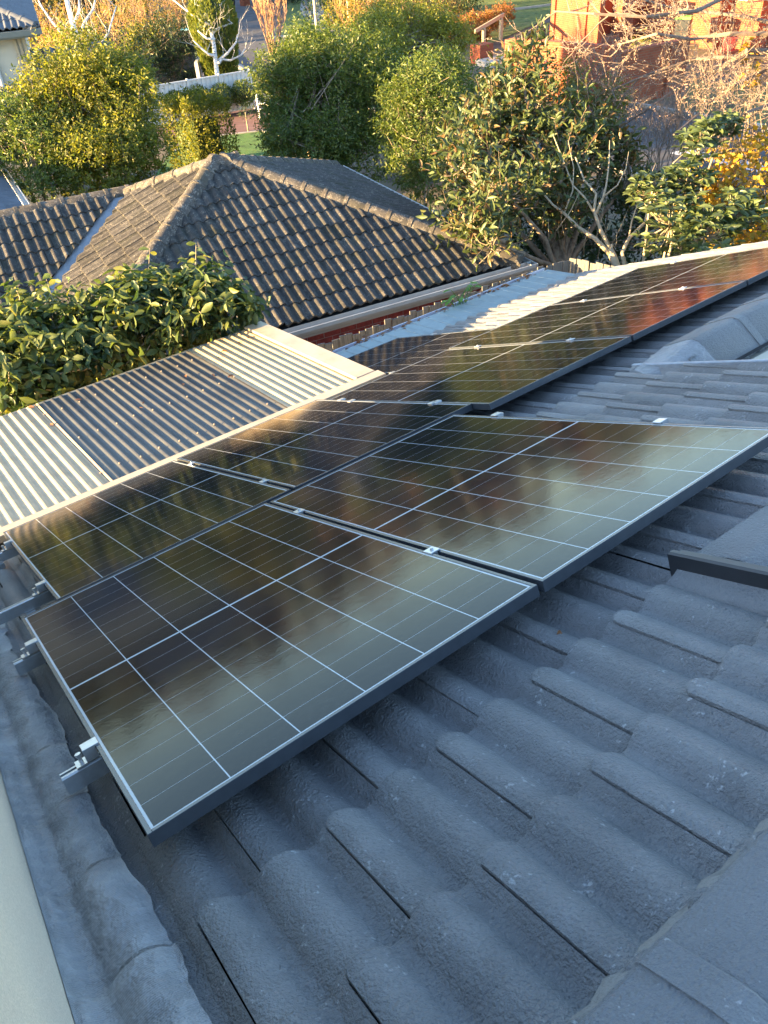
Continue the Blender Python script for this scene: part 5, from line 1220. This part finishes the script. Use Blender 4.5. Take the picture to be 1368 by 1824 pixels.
# bare blossom tree reaching in from the right
bt2 = thing('blossom_tree', 'spreading bare tree with pinkish buds reaching in from the right edge', 'tree', tuple(at(1560, 300, 13))[:2] + (GZ,))
mb = MB(); tips = []; rng = random.Random(99); tb = at(1560, 300, 13)
mb.tube([(tb.x, tb.y, GZ), at(1560, 300, 13), at(1540, 180, 13)], [.16, .13, .11], 8)
lim = [[(1540, 180), (1450, 60), (1330, 30), (1200, 15), (1110, -10)], [(1545, 210), (1420, 110), (1330, 100), (1240, 105), (1160, 130), (1090, 160)], [(1550, 230), (1420, 90), (1330, 90), (1270, 130), (1215, 150), (1160, 190), (1100, 230)], [(1550, 260), (1440, 170), (1370, 120), (1310, 150), (1260, 190), (1200, 240)], [(1540, 200), (1440, 20), (1320, -20), (1240, 20), (1150, 30), (1060, 25), (985, 20)], [(1555, 280), (1450, 200), (1390, 180), (1330, 200), (1290, 250)], [(1545, 220), (1400, 60), (1300, 60), (1230, 70), (1170, 60), (1100, 80)]]
for li, l in enumerate(lim):
    Dq = 13 - .25 * li + rng.uniform(-.4, .4); pts = [at(x, y, Dq + .25 * i * rng.uniform(-1, 1)) for i, (x, y) in enumerate(l)]; k = len(l)
    mb.tube(pts, [.042 * (1 - i / k) ** 1.1 + .006 for i in range(k)], 6)
    for i in range(1, k):
        for j in range(3):
            q = pts[i - 1].lerp(pts[i], rng.uniform(.1, 1)); d = (pts[i] - pts[i - 1]).normalized(); ax = Vector((rng.gauss(0, 1), rng.gauss(0, 1), rng.gauss(0.1, 1))).normalized()
            grow(mb, rng, q, d * .6 + ax * .8, rng.uniform(.35, .75), .011, 3, .6, .05, (1, 3), .22, .55, 4, tips, .0028, .72)
mb.put('branches', M['twig'], bt2, smooth=False)
rg = np.random.default_rng(9); TP = np.array([tuple(p_) for p_, d_ in tips]); TD = np.array([tuple(d_) for p_, d_ in tips]); rep = 3
TP = np.repeat(TP, rep, 0) - np.repeat(TD, rep, 0) * rg.uniform(0, .18, (len(TP) * rep, 1)); put('buds', leaves_mesh('buds', TP, rg.normal(0, 1, TP.shape), .022, .017, M['l_bud'], rg), bt2, I4, None, 'stuff')

# ------------------------------------------------------------------ cream two storey house at the upper left
D1 = 18.0; k1 = at(68, 50, D1)                     # gutter corner
hy = Vector((k1.x - CAM.x, k1.y - CAM.y, 0)).normalized(); hx = Vector((hy.y, -hy.x, 0))
CH = thing('cream_house', 'cream rendered two storey house with blue grey tiles and a downpipe, upper left corner', 'house', (k1.x, k1.y, GZ)); CMx = mat_of(k1, hx, hy, Vector((0, 0, 1)))
def cbx(name, p0, p1, mat, bv=0, par=None): mb = MB(); (mb.bbox(p0, p1, bv, CMx) if bv else mb.box(p0, p1, CMx)); return mb.put(name, mat, par or CH)
cbx('wall', (-7, .45, GZ - k1.z), (-.36, 6, -.12), M['creamwall'])
cbx('soffit', (-7, .0, -.16), (0, 6.4, -.12), M['greygutter'])
cbx('gutter', (-7, -.06, -.12), (.06, .05, .0), M['greygutter'], .015); cbx('gutter', (-.05, .051, -.12), (.06, 6.4, .0), M['greygutter'], .015)
for k in range(3): cbx('corner_trim', (-.63 + k * .10, .41, -2.8), (-.57 + k * .10, .455, -.165), M['cream'], .008)
mb = MB(); mb.tube([CMx @ Vector(v) for v in ((-1.16, .02, -.12), (-1.16, .06, -.22), (-1.16, .38, -.32), (-1.16, .40, -.40), (-1.16, .40, -3.0))], .045, 10); mb.put('downpipe', M['white'], CH, smooth=True)
NS = R(24)
T3 = tile_mesh('roof_tile', M['slate'], .33, .39, .04, .022, 12, False)
x_, y_, n_ = frame_of(-hy, 24); Fq = mat_of(CMx @ Vector((0, -.03, .03)), x_, y_, n_); c24 = 1 / math.cos(NS)
roof_face(CH, Fq, (-.2, 4.2), 8, .33, T3, .39, [(0, 0, 1, 1 / c24), (4.1, 0, -1, 0)], .05, 61)
jl = []; x_, y_, n_ = frame_of(hx, 24); Fq = mat_of(CMx @ Vector((.03, 0, .03)), x_, y_, n_); roof_face(CH, Fq, (-6.3, .3), 8, .33, T3, .39, [(0, 0, -1, 1 / c24)], .05, 62, joined=jl); join_list('side_tiles', jl, M['slate'], CH)
CC = cap_mesh('ridge_cap', M['slate'], .40, nprof, .010); cap_run(CH, CMx @ Vector((-.02, .02, .12)), CMx @ Vector((-2.7, 2.7, .12 + 2.68 * math.tan(NS))), CC, .40, .06, M['slate'], .14, .07, 71)
# its lower roofs
def lowroof(a, b, w0, drop, label_mat, name='lower_roof'):
    d = (b - a); t_ = d.normalized(); s_ = Vector((t_.y, -t_.x, 0)).normalized(); lst = []
    Fz = mat_of(a + s_ * w0 * .5, *([frame_of(s_, 20)[0], frame_of(s_, 20)[1], frame_of(s_, 20)[2]]))
la, lb_ = at(62, 104, 19.5), at(165, 122, 20.5)
x_, y_, n_ = frame_of(-hy, 20); Lr = (lb_ - la).length
F0 = mat_of(la, x_, y_, n_); jl = []; roof_face(CH, F0, (-Lr - .3, 1.0), 1, .33, T3, .39, [(-Lr - .4, 0, 1, 0)], 0, 64)
for k in range(1, 6):
    F1 = mat_of(la + y_ * .33 * k, x_, y_, n_); roof_face(CH, F1, (-Lr - .3, 1.0), 1, .33, T3, .39, [(-Lr - .4, 0, 1, 0)], .15 * (k % 2), 64 + k)
q = MB(); q.add([la + hx * -1 + y_ * -.05, la + hx * (Lr + .4) + y_ * -.05, la + hx * (Lr + .4) + y_ * 2.0, la + hx * -1 + y_ * 2.0], [(0, 1, 2, 3)]); q.v = [(a, b, c - .06) for a, b, c in q.v]; q.put('sarking', M['dark'], CH)
ra = at(25, 186, 17.6)
x_, y_, n_ = frame_of(-hy, 20)
for k in range(0, 6):
    F1 = mat_of(ra + y_ * .33 * k, x_, y_, n_); roof_face(CH, F1, (-1.0, 3.4), 1, .33, T3, .39, [(-.9, 0, 1, 0)], .15 * (k % 2), 80 + k)
q = MB(); q.add([ra + hx * .9 + y_ * -.3, ra - hx * 3.4 + y_ * -.3, ra - hx * 3.4 + y_ * 2.0, ra + hx * .9 + y_ * 2.0], [(0, 1, 2, 3)]); q.v = [(a, b, c - .06) for a, b, c in q.v]; q.put('sarking', M['dark'], CH)
# small dark tiled outbuilding roof with a pale gutter at the left edge
ob = at(14, 352, 14.6); OB = thing('outbuilding', 'dark tiled outbuilding roof corner with a pale gutter at the left edge', 'outbuilding', (ob.x - 1.5, ob.y, GZ))
g0, g1 = at(18, 328, 15.2), at(44, 374, 14.2); gd = (g1 - g0); gd.z = 0; gd.normalize(); gh = Vector((-gd.y, gd.x, 0)); gh = gh if gh.dot(XR) > 0 else -gh
x_, y_, n_ = frame_of(gh, 18); g1.z = g0.z; Fo = mat_of(g0 + gh * -.02, x_, y_, n_); T4 = tile_mesh('roof_tile', M['slate'], .33, .39, .02, .015, 10, False); jl = []
roof_face(OB, Fo, (-3, 3), 7, .33, T4, .39, [(-2.5, 0, 1, 0), (2.5, 0, -1, 0)], 0, 91)
mb = MB(); a, b = g0 - gd * 2.5, g0 + gd * 2.5; mb.extrude([(0, 0), (0, -.09), (.11, -.09), (.11, .01), (.10, .01), (.10, -.08), (.01, -.08), (.01, 0)], a, b, gh, (0, 0, 1)); mb.put('gutter', M['white'], OB)
mb = MB(); m = mat_of(g0, gd, -gh, Vector((0, 0, 1))); mb.box((-2.4, .3, GZ - g0.z), (2.4, 3.5, -.1), m); mb.put('wall', M['creamwall'], OB)

# ------------------------------------------------------------------ far trees, one mass each side of the road
for gi, (nm, mt_, lab_, n0, a0, a1) in enumerate((('far_trees', 'l_far', 'far green and gold suburban trees beyond the street, one mass', 120, -30, 98), ('far_autumn_trees', 'l_rust', 'far rust coloured trees beyond the street, one mass', 46, 5, 75))):
    rg = np.random.default_rng(404 + gi); rng = random.Random(404 + gi); Pf = []; Df = []
    for k in range(n0):
        a = R(rng.uniform(a0, a1)); d = rng.uniform(64, 140); c = Vector((math.sin(a) * d, math.cos(a) * d, GZ))
        if abs((c.x - 38) * .8 - (c.y - 66) * .6) < 5 and d < 100: continue
        h = 6.4 + d * rng.uniform(.012, .062); r = h * rng.uniform(.30, .46); n = 420
        U = unit(rg.normal(0, 1, (n, 3))); lob = 1 + .25 * np.sin(U[:, :1] * 5 + k) * np.cos(U[:, 1:2] * 4 + k)
        Pf.append(np.array([c.x, c.y, GZ + h * .55]) + U * np.array([r, r, h * .45]) * lob * rg.uniform(.8, 1.02, (n, 1))); Df.append(U + rg.normal(0, .4, (n, 3)))
    o = put(nm, leaves_mesh(nm, np.concatenate(Pf), np.concatenate(Df), .75, .5, M[mt_], rg)); o['kind'] = 'stuff'; tag(o, lab_, 'trees')
